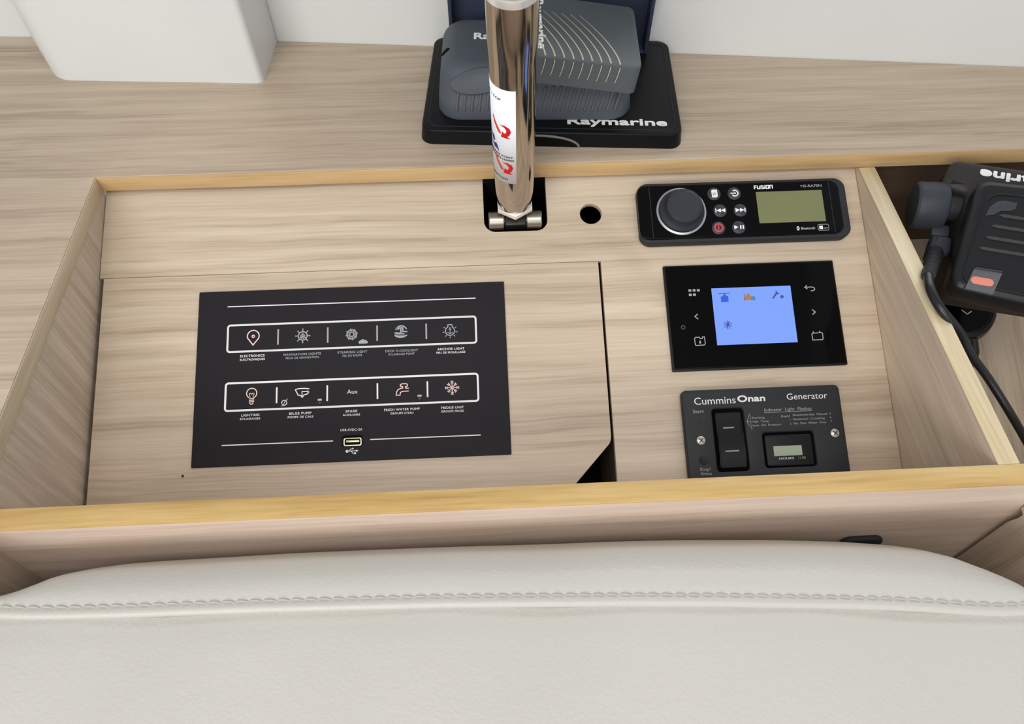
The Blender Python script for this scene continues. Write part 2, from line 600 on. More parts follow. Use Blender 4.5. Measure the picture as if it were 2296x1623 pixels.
# instrument board (fixed part): strip along the back and the right hand field; slot and cable hole cut out
LID_U0, LID_U1, LID_V0 = 0.0036, 0.4093, 0.0733
slot = [(0.3157, 0.0072)] + [(0.3157, -0.032)] + [(0.3157 + 0.0095 - 0.0095 * math.cos(a), -0.0345 - 0.0095 * math.sin(a)) for a in [k * PI / 12 for k in range(0, 7)]] + \
       [(0.3690 - 0.0095 + 0.0095 * math.sin(a), -0.0345 - 0.0095 * math.cos(a)) for a in [k * PI / 12 for k in range(0, 7)]] + [(0.3690, 0.0072)]
hole = circ(0.4060, -0.0306, 0.0092, 36)
fixed = [(0.0003, 0.009), (0.0003, -LID_V0 + 0.0004), (LID_U1 + 0.0022, -LID_V0 + 0.0004), (LID_U1 + 0.0022, -0.305), (RECESS_W - 0.0003, -0.305), (RECESS_W - 0.0003, 0.009)]
dpart('instrument_board', plate_mesh([fixed, slot, hole], -0.006, 0.0, 0.0004), oak_x, PANEL)
lid_loop = [(LID_U0, -LID_V0), (LID_U1, -LID_V0), (LID_U1, -0.2190), (LID_U1 - 0.0004, -0.2225), (LID_U1 - 0.0018, -0.2254), (0.3793, -0.2550), (0.331, -0.305), (LID_U0, -0.305)]
lid = dpart('lid', plate_mesh([lid_loop], -0.006, 0.0, 0.0004), oak_x, PANEL)
obj('nail_hole', lathe_mesh([(0.0, 0.00008), (0.0011, 0.00008), (0.0011, -0.0006)], 10), mat('nail_hole_brown', srgb(70, 38, 24), 0.8), lid, Matrix.Translation((0.0755, -0.2362, 0.0)))
dpart('locker_floor', box_mesh(0.0003, RECESS_W - 0.0003, -0.30, 0.004, -0.095, -0.090), cavity_shade, PANEL)
dpart('slot_shade_lining', box_mesh(0.312, 0.373, 0.0010, 0.0066, -0.085, -0.0004), cavity_shade, PANEL)  # black sheet added to keep the slot interior in shade
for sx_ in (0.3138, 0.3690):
    dpart('slot_shade_lining', box_mesh(sx_, sx_ + 0.0018, -0.046, 0.0066, -0.085, -0.0063), cavity_shade, PANEL)
dpart('locker_lining', box_mesh(LID_U1 + 0.0026, LID_U1 + 0.0046, -0.296, -0.070, -0.088, -0.0064), mat('lining_grey', srgb(92, 84, 74), 0.8), PANEL)
# bay beside the divider
dpart('bay_floor', box_mesh(RECESS_W + 0.0145, 1.014, -0.300, -0.010, -0.117, -0.105), oak_y, PANEL)
dpart('bay_end', box_mesh(1.015, 1.028, FRONT_Y + 0.0003, 0.0175, -0.30, -BAND - 0.0004), oak_y)
# cheeks either side of the seat back
def cheek(prof, x0, x1):
    bm = bmesh.new()
    a = [bm.verts.new((x0, y, z)) for y, z in prof]; b = [bm.verts.new((x1, y, z)) for y, z in prof]
    n = len(prof)
    bm.faces.new(a); bm.faces.new(b[::-1])
    for i in range(n):
        bm.faces.new((a[i], b[i], b[(i + 1) % n], a[(i + 1) % n]))
    return from_bm(bm, 0.5)


fy = FRONT_Y - 0.0145
notch = [(fy - 0.0008, -0.022), (fy - 0.0008, -0.0505), (fy - 0.0055, -0.0520), (fy - 0.0052, -0.0575)] + \
        [(fy - 0.0030 - 0.016 * 0 - 0.0022 * (1 - k / 6), -0.0575 - 0.011 * k / 6) for k in range(1, 7)] + [(fy - 0.0030, -0.42), (-0.62, -0.42), (-0.62, -0.022)]
dpart('end_panel', cheek(notch, 0.6665, 0.6860), oak_z)
dpart('end_panel', cheek([(fy - 0.0020, -0.0150), (fy - 0.0020, -0.42), (-0.62, -0.42), (-0.62, -0.0150)], -0.0340, -0.0225), oak_z)
dpart('latch', plate_mesh([rrect(0, 0, 0.030, 0.016, 0.0078)], 0, 0.004, 0.0015), rubber, Matrix.Translation((0.5755, fy - 0.0002, -0.0965)) @ Matrix.Rotation(PI / 2, 4, 'X'))

# ------------------------------------------------------------------ switch panel
sp = thing('switch_panel', 'matt black electrical switch panel with two white outlined rows of icons', 'panel', on_panel(0.206, 0.1595))
face = plate('face_plate', rrect(0, 0, 0.2478, 0.1422, 0.0006, 2), 0.0, 0.0015, blk_matte, sp, 0.0003)
ZP = 0.0015
Ink().stroke([(-100.6, 57.9), (100.2, 57.6)], 0.8).done('rule_line', print_white, sp, ZP)
Ink().stroke([(-101, -54.5), (-14.9, -54.6)], 0.8).done('rule_line', print_white, sp, ZP)
Ink().stroke([(13.9, -54.7), (100.4, -54.8)], 0.8).done('rule_line', print_white, sp, ZP)
for yc, m in ((31.1, mat('soft_white_print', (0.68, 0.68, 0.68), 0.6, 0.2)), (-16.5, print_white)):
    lp = [(x * 1000, y * 1000) for x, y in rrect(0, yc / 1000, 0.1992, 0.0220, 0.0020, 4)]
    Ink().stroke(lp, 1.55, True).done('row_frame', m, sp, ZP)
    for xd in (-59.5, -19.8, 19.8, 59.4):
        Ink().stroke([(xd, yc - 6.4), (xd, yc + 6.4)], 1.25).done('divider_mark', m if yc < 0 else print_grey, sp, ZP)
# icons, first row
ik = Ink()
pin = [(-79.3 + 4.7 * math.cos(math.radians(a)), 32.6 + 4.7 * math.sin(math.radians(a))) for a in range(-28, 209, 12)]
ik.stroke(pin + [(-79.3, 25.2)], 0.85, True); ik.ring(-79.3, 32.4, 1.0, 0.7, 14)
ik.done('icon', print_backlit, sp, ZP)
ik = Ink(); cx, cy = -39.8, 31.2
ik.ring(cx, cy, 3.5, 0.8); ik.ring(cx, cy - 0.4, 1.6, 0.9, 16); ik.disc(cx, cy - 0.4, 0.8)
ik.stroke([(cx - 2.2, cy - 1.8), (cx, cy + 2.2), (cx + 2.2, cy - 1.8)], 0.6)
for k in range(8):
    a = k * PI / 4
    ik.stroke([(cx + 3.8 * math.cos(a), cy + 3.8 * math.sin(a)), (cx + 5.9 * math.cos(a), cy + 5.9 * math.sin(a))], 0.75)
    ik.disc(cx + 5.6 * math.cos(a), cy + 5.6 * math.sin(a), 0.6, 8)
ik.done('icon', print_grey, sp, ZP)
ik = Ink(); cx, cy = -0.6, 30.9
for k in range(8):
    a = k * PI / 4 + 0.2
    ik.stroke([(cx + 1.2 * math.cos(a), cy + 1.2 * math.sin(a)), (cx + 4.9 * math.cos(a), cy + 4.9 * math.sin(a))], 0.9)
    for s in (-0.33, 0.33):
        ik.stroke([(cx + 2.6 * math.cos(a), cy + 2.6 * math.sin(a)), (cx + 4.3 * math.cos(a + s), cy + 4.3 * math.sin(a + s))], 0.75)
ik.ring(cx, cy, 1.9, 0.8, 16)
ik.done('icon', print_grey, sp, ZP)
ik = Ink()
ik.poly([(5.2, 22.9), (11.9, 22.9), (12.4, 24.3), (11.0, 25.6), (9.4, 25.7), (8.4, 26.6), (6.8, 26.0), (6.0, 25.2), (4.8, 24.6)])
ik.done('icon', print_grey, sp, ZP)
ik = Ink(); cx, cy = 39.0, 31.1
ik.poly([(cx - 5.6, cy - 1.6), (cx - 4.6, cy - 3.6), (cx - 1.5, cy - 4.6), (cx + 2.2, cy - 4.5), (cx + 4.9, cy - 3.0), (cx + 5.2, cy - 2.3), (cx + 1.0, cy - 3.2), (cx - 2.5, cy - 2.8)])
ik.poly([(cx - 5.8, cy - 0.2), (cx - 4.4, cy - 1.2), (cx - 1.4, cy - 1.6), (cx + 3.6, cy - 1.6), (cx + 0.5, cy - 0.6), (cx - 3.2, cy + 0.2)])
ik.arc(cx + 0.2, cy + 0.8, 4.6, 20, 165, 1.0); ik.stroke([(cx - 0.2, cy - 1.0), (cx, cy + 4.4)], 1.2)
ik.stroke([(cx + 1.4, cy + 5.0), (cx + 1.6, cy + 0.5), (cx + 5.2, cy + 0.4)], 1.0)
ik.poly([(cx - 4.8, cy + 2.2), (cx - 1.2, cy + 2.4), (cx - 1.0, cy + 4.8), (cx - 3.2, cy + 4.4)])
ik.done('icon', print_grey, sp, ZP)
ik = Ink(); cx, cy = 78.6, 30.7
ik.stroke([(cx + 3.7 * math.cos(math.radians(a)), cy + 3.7 * math.sin(math.radians(a))) for a in range(118, 423, 15)] + [(cx + 1.6, cy + 5.2), (cx - 1.6, cy + 5.2)], 0.75, True)
ik.stroke([(cx, cy + 2.2), (cx, cy - 2.0)], 0.5); ik.arc(cx, cy - 0.2, 2.0, 200, 340, 0.5); ik.ring(cx, cy + 2.2, 0.6, 0.35, 10)
ik.stroke([(cx - 1.0, cy + 1.2), (cx + 1.0, cy + 1.2)], 0.4)
for a in (-90, -50, -130, -10, 190, 32, 148):
    r = math.radians(a)
    ik.stroke([(cx + 4.6 * math.cos(r), cy + 4.6 * math.sin(r)), (cx + 6.1 * math.cos(r), cy + 6.1 * math.sin(r))], 0.6)
ik.done('icon', print_grey, sp, ZP)
# icons, second row
ik = Ink(); cx, cy = -79.1, -16.0
ik.stroke([(cx + 4.0 * math.cos(math.radians(a)), cy + 1.9 + 4.0 * math.sin(math.radians(a))) for a in range(-62, 243, 15)], 0.75)
ik.stroke([(cx - 2.2, cy + 1.2), (cx - 1.0, cy + 2.0), (cx, cy + 1.0), (cx + 1.0, cy + 2.0), (cx + 2.2, cy + 1.2)], 0.45)
ik.stroke([(cx - 1.7, cy + 1.0), (cx - 1.1, cy - 2.0)], 0.4); ik.stroke([(cx + 1.7, cy + 1.0), (cx + 1.1, cy - 2.0)], 0.4)
for k in range(3):
    ik.stroke([(cx - 2.0, cy - 2.6 - 1.25 * k), (cx + 2.0, cy - 2.3 - 1.25 * k)], 0.7)
ik.arc(cx, cy - 5.6, 1.3, 190, 350, 0.7, 8)
ik.done('icon', print_backlit, sp, ZP)
ik = Ink(); cx, cy = -39.4, -15.8
ik.stroke([(cx - 5.6, cy + 3.2), (cx - 3.0, cy + 3.9), (cx + 2.0, cy + 3.9), (cx + 5.4, cy + 3.4)], 0.75)
ik.stroke([(cx - 5.6, cy + 3.2), (cx - 3.2, cy - 1.4), (cx - 1.4, cy - 1.6), (cx, cy - 3.2), (cx + 1.4, cy - 1.2), (cx + 3.4, cy - 0.9), (cx + 5.2, cy + 0.6)], 0.75)
ik.stroke([(cx - 0.2, cy - 2.8), (cx - 0.2, cy + 1.4), (cx + 4.4, cy + 1.4)], 0.65); ik.poly([(cx + 3.8, cy + 0.7), (cx + 5.6, cy + 1.4), (cx + 3.8, cy + 2.1)])
ik.done('icon', print_white, sp, ZP)
ik = Ink()
ik.arc(-53.4, -22.8, 2.0, 30, 200, 0.6); ik.arc(-53.4, -22.8, 2.0, 215, 380, 0.6)
ik.stroke([(-54.2, -24.6), (-52.4, -21.0)], 0.4); ik.stroke([(-51.6, -20.8), (-51.2, -19.6)], 0.5); ik.stroke([(-55.2, -24.8), (-55.0, -25.6)], 0.5)
ik.done('icon', print_white, sp, ZP)
ik = Ink(); cx, cy = 39.6, -16.2
ik.stroke([(cx + 5.0, cy - 1.2), (cx + 0.4, cy - 1.2), (cx - 1.6, cy - 2.0), (cx - 2.0, cy - 4.2), (cx - 5.0, cy - 4.2), (cx - 4.6, cy - 1.4), (cx - 3.4, cy + 0.4), (cx - 1.0, cy + 1.3), (cx + 0.2, cy + 1.4), (cx + 0.2, cy + 2.6), (cx - 1.6, cy + 2.9), (cx - 1.6, cy + 4.3), (cx, cy + 4.9), (cx + 3.4, cy + 4.8), (cx + 4.0, cy + 3.8), (cx + 3.6, cy + 2.6), (cx + 2.4, cy + 2.4), (cx + 2.4, cy + 1.3), (cx + 5.0, cy + 1.0)], 0.75)
ik.done('icon', print_backlit, sp, ZP)
ik = Ink(); cx, cy = 79.0, -16.1
for k in range(8):
    a = k * PI / 4
    c, s = math.cos(a), math.sin(a)
    L1 = 5.6 if k % 2 == 0 else 4.6
    ik.stroke([(cx + 0.3 * c, cy + 0.3 * s), (cx + L1 * c, cy + L1 * s)], 0.6)
    for q in (0.55, 0.8):
        for sg in (-1, 1):
            b = a + sg * 0.75
            ik.stroke([(cx + L1 * q * c, cy + L1 * q * s), (cx + L1 * q * c + 1.5 * math.cos(b), cy + L1 * q * s + 1.5 * math.sin(b))], 0.5)
ik.done('icon', print_backlit, sp, ZP)
text('Aux', 8.4, 3.6, 0.0, -15.9, ZP, print_backlit, sp)
for xo in (-25.7, 53.0):
    text('on', 3.0, 2.4, xo, -21.1, ZP, print_white, sp, bold=0.03)
    Ink().disc(xo + 0.1, -23.8, 0.75, 12).done('indicator_dot', print_dim, sp, ZP)
for body, w, x, y, m in (
        ('ELECTRONICS', 19.3, -79.5, 16.4, 1), ('ELECTRONIQUES', 19.6, -79.4, 13.4, 1), ('NAVIGATION LIGHTS', 29.5, -39.9, 16.2, 0), ('FEUX DE NAVIGATION', 26.2, -39.8, 13.3, 0),
        ('STEAMING LIGHT', 23.6, -0.1, 16.3, 0), ('FEU DE ROUTE', 15.4, -0.1, 13.4, 0), ('DECK FLOODLIGHT', 26.0, 39.4, 15.9, 0), ('ECLAIRAGE PONT', 20.8, 39.3, 13.1, 0),
        ('ANCHOR LIGHT', 21.6, 78.9, 15.8, 1), ('FEU DE MOUILLAGE', 23.0, 78.8, 12.9, 1), ('LIGHTING', 14.0, -79.6, -31.4, 1), ('ECLAIRAGES', 15.6, -79.7, -34.3, 1),
        ('BILGE PUMP', 17.4, -40.7, -31.6, 1), ('POMPE DE CALE', 19.8, -40.5, -34.5, 1), ('SPARE', 9.0, -0.7, -31.6, 1), ('AUXILIAIRE', 13.4, -0.7, -34.5, 1),
        ('FRESH WATER PUMP', 28.0, 39.0, -31.8, 1), ("GROUPE D'EAU", 18.0, 39.0, -34.8, 1), ('FRIDGE UNIT', 17.8, 78.9, -32.0, 1), ('GROUPE FROID', 18.0, 78.8, -34.9, 1),
        ('USB-5VDC-2A', 17.0, -0.7, -46.3, 1)):
    small = y in (13.4, 13.3, 13.1, 12.9, -34.3, -34.5, -34.8, -34.9)
    text(body, w, 1.75 if small else 2.0, x, y, ZP, print_white if m else print_grey, sp, bold=0.015, spacing=1.12)
usb = plate('usb_port', [rrect(0, 0, 0.0162, 0.0088, 0.0015, 4), rrect(0, 0, 0.0148, 0.0074, 0.001, 4)], 0.0014, 0.0020, blk_gloss2, sp, 0.0001, Matrix.Translation((0.0, -0.0551, 0)))
plate('usb_well', rrect(0, 0, 0.0150, 0.0076, 0.001, 3), 0.0012, 0.00160, cavity_shade, usb)
plate('usb_shell', [rrect(0.0003, -0.0008, 0.0141, 0.0064, 0.0014, 3), rrect(0.0003, -0.0008, 0.0122, 0.0047, 0.001, 3)], 0.0014, 0.0022, usb_metal, usb, 0.0001)
box('usb_tongue', -0.0049, 0.0055, -0.0012, 0.0006, 0.0014, 0.0020, usb_metal, usb, 0.0002)
ik = Ink(); cx, cy = -0.3, -63.0
ik.disc(cx - 3.7, cy - 0.1, 1.15); ik.stroke([(cx - 3.7, cy - 0.1), (cx + 3.6, cy)], 0.55); ik.poly([(cx + 3.2, cy - 0.9), (cx + 5.2, cy), (cx + 3.2, cy + 0.9)])
ik.stroke([(cx - 2.0, cy), (cx - 1.0, cy + 1.5), (cx + 0.6, cy + 1.7)], 0.5); ik.poly([(cx + 0.3, cy + 1.0), (cx + 1.7, cy + 1.7), (cx + 0.3, cy + 2.6)])
ik.stroke([(cx - 0.6, cy), (cx + 0.6, cy - 1.7), (cx + 2.0, cy - 1.9)], 0.5); ik.poly([(cx + 1.7, cy - 2.6), (cx + 3.2, cy - 2.6), (cx + 3.2, cy - 1.3), (cx + 1.7, cy - 1.3)])
ik.done('usb_symbol', print_white, sp, ZP)

# ------------------------------------------------------------------ marine stereo
st = thing('marine_stereo', 'long glossy black marine stereo with a big round knob and an olive display', 'stereo', on_panel(0.532, 0.0375))
def stereo_outline(w, h, bulge, r=0.006, cx=0.0, cy=0.0):
    # straight long sides, gently bowed short ends with rounded corners
    pts = []
    for x, y in rrect(0, 0, w - 2 * bulge, h, r, 8):
        pts.append((cx + x + bulge * (1 - (2 * y / h) ** 2) * (1 if x > 0 else -0.45), cy + y))
    return pts


plate('body', stereo_outline(0.1800, 0.0540, 0.0022, 0.0085, cx=0.0008, cy=0.0012), 0.0, 0.0105, rubber, st, 0.0028, res=4)
plate('face', stereo_outline(0.1735, 0.0478, 0.0022, 0.0070, cx=-0.0030, cy=0.0010), 0.0090, 0.0118, blk_gloss2, st, 0.0008)
ZS = 0.0118
for s in (-0.0775, 0.0745):
    box('end_groove', s - 0.00025, s + 0.00025, -0.0220, 0.0240, ZS - 0.0004, ZS + 0.0001, rubber, st)
KX, KY = -0.0525, 0.0008
lathe('knob_ring', [(0.0, 0.0), (0.0208, 0.0), (0.0208, 0.0011), (0.0192, 0.0015), (0.0188, 0.0008), (0.0, 0.0008)], silver, st, Matrix.Translation((KX, KY, ZS)), 56)
kn = lathe('volume_knob', [(0.0188, 0.0006), (0.0184, 0.0040), (0.0160, 0.0064), (0.0151, 0.0084), (0.0148, 0.0124), (0.0138, 0.0136), (0.0128, 0.0137), (0.0122, 0.0132), (0.0, 0.0127)], knob_mat, st, Matrix.Translation((KX, KY, ZS)), 56)
btns = {}
for i, (bx, by) in enumerate(((-23.5, 15.5), (-6.5, 15.3), (-20.0, 0.3), (-3.0, 0.1), (-22.9, -14.9), (-6.0, -15.0))):
    btns[i] = lathe('button', [(0.0056, -0.0002), (0.0056, 0.0007), (0.0050, 0.0011), (0.0, 0.0012)], btn_mat, st, Matrix.Translation((bx / 1000, by / 1000, ZS)), 28)
zb = 0.0012
Ink().poly([(-2.4, 2.8), (-1.2, 3.6), (2.6, 3.4), (2.8, -2.4), (1.6, -3.6), (-2.0, -3.4)]).done('icon', print_white, btns[0], zb)
ik = Ink()
for k in range(3):
    ik.stroke([(-1.0 + k * 0.9, 0.9), (-1.0 + k * 0.9, -1.6)], 0.35)
ik.done('icon', print_dim, btns[0], zb + 0.00013)
Ink().arc(0.4, 0, 2.6, -150, 130, 1.0).stroke([(-3.4, 0), (0.6, 0)], 0.9).poly([(0.2, -1.1), (1.6, 0), (0.2, 1.1)]).done('icon', print_white, btns[1], zb)
Ink().poly([(4.2, 1.8), (4.2, -1.8), (0.3, 0)]).poly([(0.5, 1.8), (0.5, -1.8), (-3.2, 0)]).stroke([(-3.7, 1.8), (-3.7, -1.8)], 0.9).done('icon', print_white, btns[2], zb)
Ink().poly([(-4.2, -1.8), (-4.2, 1.8), (-0.3, 0)]).poly([(-0.5, -1.8), (-0.5, 1.8), (3.2, 0)]).stroke([(3.7, 1.8), (3.7, -1.8)], 0.9).done('icon', print_white, btns[3], zb)
Ink().ring(0, 0, 3.3, 1.4).stroke([(0.2, 2.0), (-0.2, -2.0)], 0.9).done('icon', red_print, btns[4], zb)
Ink().poly([(-4.0, -1.8), (-4.0, 1.8), (-0.4, 0)]).stroke([(1.5, 1.7), (1.4, -1.7)], 1.1).stroke([(3.6, 1.7), (3.5, -1.7)], 1.1).done('icon', print_white, btns[5], zb)
plate('display_window', rrect(0.0400, 0.0022, 0.0560, 0.0280, 0.0004, 2), ZS - 0.0004, ZS + 0.00012, lcd_olive, st)
# stereo lettering: the maker's name is stencil-cut, drawn stroke by stroke
ik = Ink()
x = 11.4; y0 = 18.9; h = 2.9; w = 0.85
ik.stroke([(x, y0), (x, y0 + h), (x + 2.0, y0 + h)], w); ik.stroke([(x, y0 + h * 0.5), (x + 1.7, y0 + h * 0.5)], w * 0.8); x += 2.7
ik.stroke([(x, y0 + h), (x, y0 + 0.3), (x + 2.0, y0 + 0.3), (x + 2.0, y0 + h)], w); x += 3.1
ik.stroke([(x + 1.9, y0 + h), (x, y0 + h), (x, y0 + h * 0.55), (x + 1.9, y0 + h * 0.55), (x + 1.9, y0 + 0.2), (x, y0 + 0.2)], w * 0.85); x += 2.9
ik.stroke([(x, y0), (x, y0 + h * 0.68)], w); ik.disc(x, y0 + h, 0.42, 8); x += 1.2
ik.stroke([(x, y0 + 0.3), (x + 2.1, y0 + 0.3), (x + 2.1, y0 + h), (x, y0 + h)], w, True); x += 3.2
ik.stroke([(x, y0), (x, y0 + h), (x + 2.1, y0 + h), (x + 2.1, y0)], w)
ik.done('lettering', print_white, st, ZS)
text('MS-RA70N', 17.6, 2.3, 59.6, 20.3, ZS, print_grey, st)
text('Bluetooth', 11.6, 2.4, 52.0, -17.5, ZS, print_grey, st, bold=0.02)
Ink().ring(43.7, -17.4, 0.9, 0.5, 14, 1.6).stroke([(43.7, -18.6), (43.7, -16.2)], 0.3).done('icon', print_white, st, ZS)
lp = [(x * 1000, y * 1000) for x, y in rrect(0.0650, -0.0172, 0.0090, 0.0052, 0.0011, 4)]
Ink().stroke(lp, 0.35, True).done('badge_frame', print_grey, st, ZS)
Ink().poly([(61.6, -18.8), (64.6, -18.8), (64.6, -15.8), (61.6, -15.8)]).done('badge_mark', print_white, st, ZS)
Ink().stroke([(65.4, -18.0), (68.6, -17.8)], 0.5).done('badge_mark', print_grey, st, ZS)

# ------------------------------------------------------------------ touch display
td = thing('touch_display', 'black glass touch control panel with a lit blue screen', 'display', on_panel(0.5338, 0.1253))
plate('housing', rrect(0.0, 0.0, 0.1430, 0.0895, 0.0010, 2), 0.0, 0.0026, gen_dark, td, 0.0004)
plate('glass', rrect(0.0002, 0.0002, 0.1400, 0.0866, 0.0006, 2), 0.0020, 0.0040, blk_gloss, td, 0.0004)
ZD = 0.0040
scr = plate('screen', rrect(-0.0006, -0.0006, 0.0660, 0.0482, 0.0002, 2), ZD - 0.0008, ZD + 0.00006, screen_blue, td)
zi = ZD + 0.00006
ik = Ink()
for px_, py_ in ((-51.4, 22.4), (-47.9, 22.4), (-44.4, 22.3), (-51.4, 18.7), (-48.0, 18.7)):
    ik.poly([(px_ * 1.0 + a * 1.15, py_ + b * 1.0) for a, b in ((-1, -1), (1, -1), (1, 1), (-1, 1))])
ik.done('icon', print_grey, td, ZD)
Ink().stroke([(-46.9, 2.2), (-49.4, 0.2), (-47.0, -2.2)], 0.75).done('icon', print_grey, td, ZD)
Ink().stroke([(47.8, 2.3), (50.2, 0.1), (47.6, -2.1)], 0.75).done('icon', print_grey, td, ZD)
Ink().stroke([(44.4, 21.6), (50.6, 21.6), (52.2, 20.6), (52.2, 19.2), (50.8, 18.4), (48.8, 18.3)], 0.7).stroke([(46.2, 23.2), (44.2, 21.6), (46.2, 20.0)], 0.7).done('icon', print_grey, td, ZD)
Ink().stroke([(-51.4, -23.6), (-51.6, -18.4), (-50.8, -17.4), (-47.6, -17.4), (-47.0, -18.6), (-45.2, -18.6), (-45.0, -17.2), (-43.4, -17.2), (-43.2, -23.0), (-44.0, -24.0), (-50.8, -24.2)], 0.65, True).poly([(-48.0, -22.6), (-46.6, -22.6), (-46.6, -21.4), (-47.2, -19.8), (-48.0, -21.4)]).done('icon', print_grey, td, ZD)
Ink().stroke([(45.0, -23.4), (44.8, -18.4), (45.4, -17.8), (53.0, -17.4), (53.6, -18.2), (53.6, -22.6), (52.8, -23.4)], 0.65, True).stroke([(46.2, -17.7), (46.2, -16.3)], 0.8).stroke([(51.4, -17.4), (51.6, -16.0)], 0.8).done('icon', print_grey, td, ZD)
Ink().ring(-59.9, -8.6, 1.5, 0.55, 14).done('icon', print_dim, td, ZD)
Ink().ring(-23.0, 15.0, 0.01, 0.01, 6).poly([(-26.6, 11.4), (-20.4, 11.6), (-20.2, 16.6), (-26.4, 16.4)]).stroke([(-25.0, 13.4), (-23.6, 14.6), (-22.2, 13.6)], 0.3).done('icon', icon_blue, scr, zi)
Ink().stroke([(-28.2, 18.6), (-18.2, 19.0)], 0.6).stroke([(-23.2, 18.6), (-23.2, 16.6)], 0.7).poly([(-24.2, 17.6), (-22.2, 17.6), (-21.6, 16.6), (-24.8, 16.6)]).done('icon', icon_navy, scr, zi)
Ink().poly([(-6.6, 12.4), (-0.8, 12.4), (-1.2, 15.6), (-2.6, 15.8), (-3.0, 17.6), (-4.4, 18.2), (-5.0, 15.6), (-6.2, 15.2)]).done('icon', icon_amber, scr, zi)
Ink().poly([(-7.2, 12.2), (-6.4, 12.2), (-6.8, 18.0), (-7.2, 18.0)]).done('icon', icon_red, scr, zi)
Ink().poly([(-1.6, 12.4), (1.8, 12.0), (2.0, 14.8), (0.6, 15.6), (-1.4, 15.2)]).stroke([(0.8, 13.2), (2.4, 13.2)], 0.5).done('icon', icon_teal, scr, zi)
Ink().stroke([(16.4, 13.0), (19.0, 16.0), (20.4, 17.4), (19.8, 19.2)], 1.3).stroke([(20.4, 17.4), (22.2, 17.0)], 1.2).stroke([(19.2, 15.6), (18.6, 17.2)], 0.8).done('icon', icon_navy, scr, zi)
Ink().poly([(22.4, 14.0), (24.4, 12.4), (26.0, 14.4), (24.0, 16.0)]).done('icon', icon_navy, scr, zi)
ik = Ink()
for k in range(9):
    a = k * 2 * PI / 9 + 0.3
    ik.stroke([(-23.2 + 0.5 * math.cos(a), -8 + 0.5 * math.sin(a)), (-23.2 + 3.7 * math.cos(a), -8 + 3.7 * math.sin(a))], 0.55)
ik.stroke([(-24.0, -10.6), (-22.4, -5.4)], 0.8)
ik.done('icon', icon_navy, scr, zi)

# ------------------------------------------------------------------ generator panel
gp = thing('generator_panel', 'dark grey generator start panel with rocker switch and hour meter', 'panel', on_panel(0.5295, 0.2300))
rec_r = rrect(-0.0277, 0.0031, 0.0252, 0.0494, 0.0028, 4)
rec_m = rrect(0.0181, -0.0064, 0.0407, 0.0274, 0.0025, 4)
plate('body', [rrect(0.0004, 0.0008, 0.1268, 0.0855, 0.0042, 6), rec_r, rec_m], 0.0, 0.0070, gen_black, gp, 0.0013, res=3)
ZG = 0.0070
plate('switch_well', rrect(-0.0277, 0.0031, 0.0258, 0.0500, 0.003, 4), 0.0, 0.0014, cavity_shade, gp)
plate('meter_well', rrect(0.0181, -0.0064, 0.0413, 0.0280, 0.003, 4), 0.0, 0.0014, cavity_shade, gp)
# rocker: the upper end pressed in
def rocker():
    bm = bmesh.new()
    prof = [(0.0236, 0.0030), (0.0215, 0.0062), (0.0085, 0.0062), (0.0, 0.0078), (-0.010, 0.0092), (-0.0215, 0.0078), (-0.0236, 0.0030)]
    a = [bm.verts.new((-0.0098, y, z)) for y, z in prof]; b = [bm.verts.new((0.0110, y, z)) for y, z in prof]
    n = len(prof)
    for i in range(n - 1):
        bm.faces.new((a[i], b[i], b[i + 1], a[i + 1]))
    bm.faces.new((a[-1], b[-1], b[0], a[0]))
    bm.faces.new(a[::-1]); bm.faces.new(b)
    bmesh.ops.bevel(bm, geom=[e for e in bm.edges if abs(e.verts[0].co.x - e.verts[1].co.x) < 1e-5], offset=0.0008, segments=2, affect='EDGES')
    return from_bm(bm, 0.4)


rk = obj('rocker_switch', rocker(), gen_dark, gp, Matrix.Translation((-0.0277, 0.0031, -0.0012)))
for yy, zz, ww in ((9.6, 5.0, 8.6), (-9.0, 8.0, 10.5)):
    Ink().stroke([(-ww / 2, yy), (ww / 2, yy + 0.1)], 0.9).done('lens_mark', print_grey, rk, zz / 1000 + 0.0012)
me_ = plate('hour_meter', rrect(0.0181, -0.0068, 0.0375, 0.0246, 0.0020, 4), 0.0012, 0.0060, gen_dark, gp, 0.0010)
plate('meter_window', rrect(0.0167, -0.0073, 0.0224, 0.0078, 0.0002, 2), 0.0058, 0.00612, lcd_green, me_)
text('HOURS', 11.6, 1.8, 15.0, -13.2, 0.0060, print_white, me_)
text('1/10', 5.4, 2.0, 27.2, -13.2, 0.0060, print_grey, me_)
text('Cummins', 33.0, 6.0, -37.0, 34.7, ZG, print_white, gp)
text('Onan', 21.8, 5.6, -7.8, 35.2, ZG, print_white, gp, bold=0.035)
text('Generator', 32.6, 5.2, 37.0, 35.3, ZG, print_white, gp)
text('Start', 8.6, 2.7, -51.0, 26.5, ZG, print_grey, gp)
text('Stop/', 8.4, 2.6, -50.0, -18.8, ZG, print_grey, gp)
text('Prime', 8.2, 2.4, -49.6, -22.3, ZG, print_grey, gp)
text('Indicator  Light  Flashes', 37.6, 2.6, 20.4, 25.4, ZG, print_grey, gp)
Ink().stroke([(1.2, 23.1), (39.6, 23.3)], 0.35).done('underline', print_grey, gp, ZG)
for body, w, x, y in (('Starting', 10.2, -9.3, 19.6), ('High  Temp', 13.4, -9.3, 16.6), ('Low  Oil  Pressure', 22.4, -9.0, 13.5), ('Shutdown-See  Manual', 27.6, 23.6, 20.4), ('Excessive  Cranking', 25.0, 23.9, 17.1), ('No  Raw  Water  Flow', 25.8, 23.9, 13.8)):
    text(body, w, 1.75, x, y, ZG, print_grey, gp, align='L')
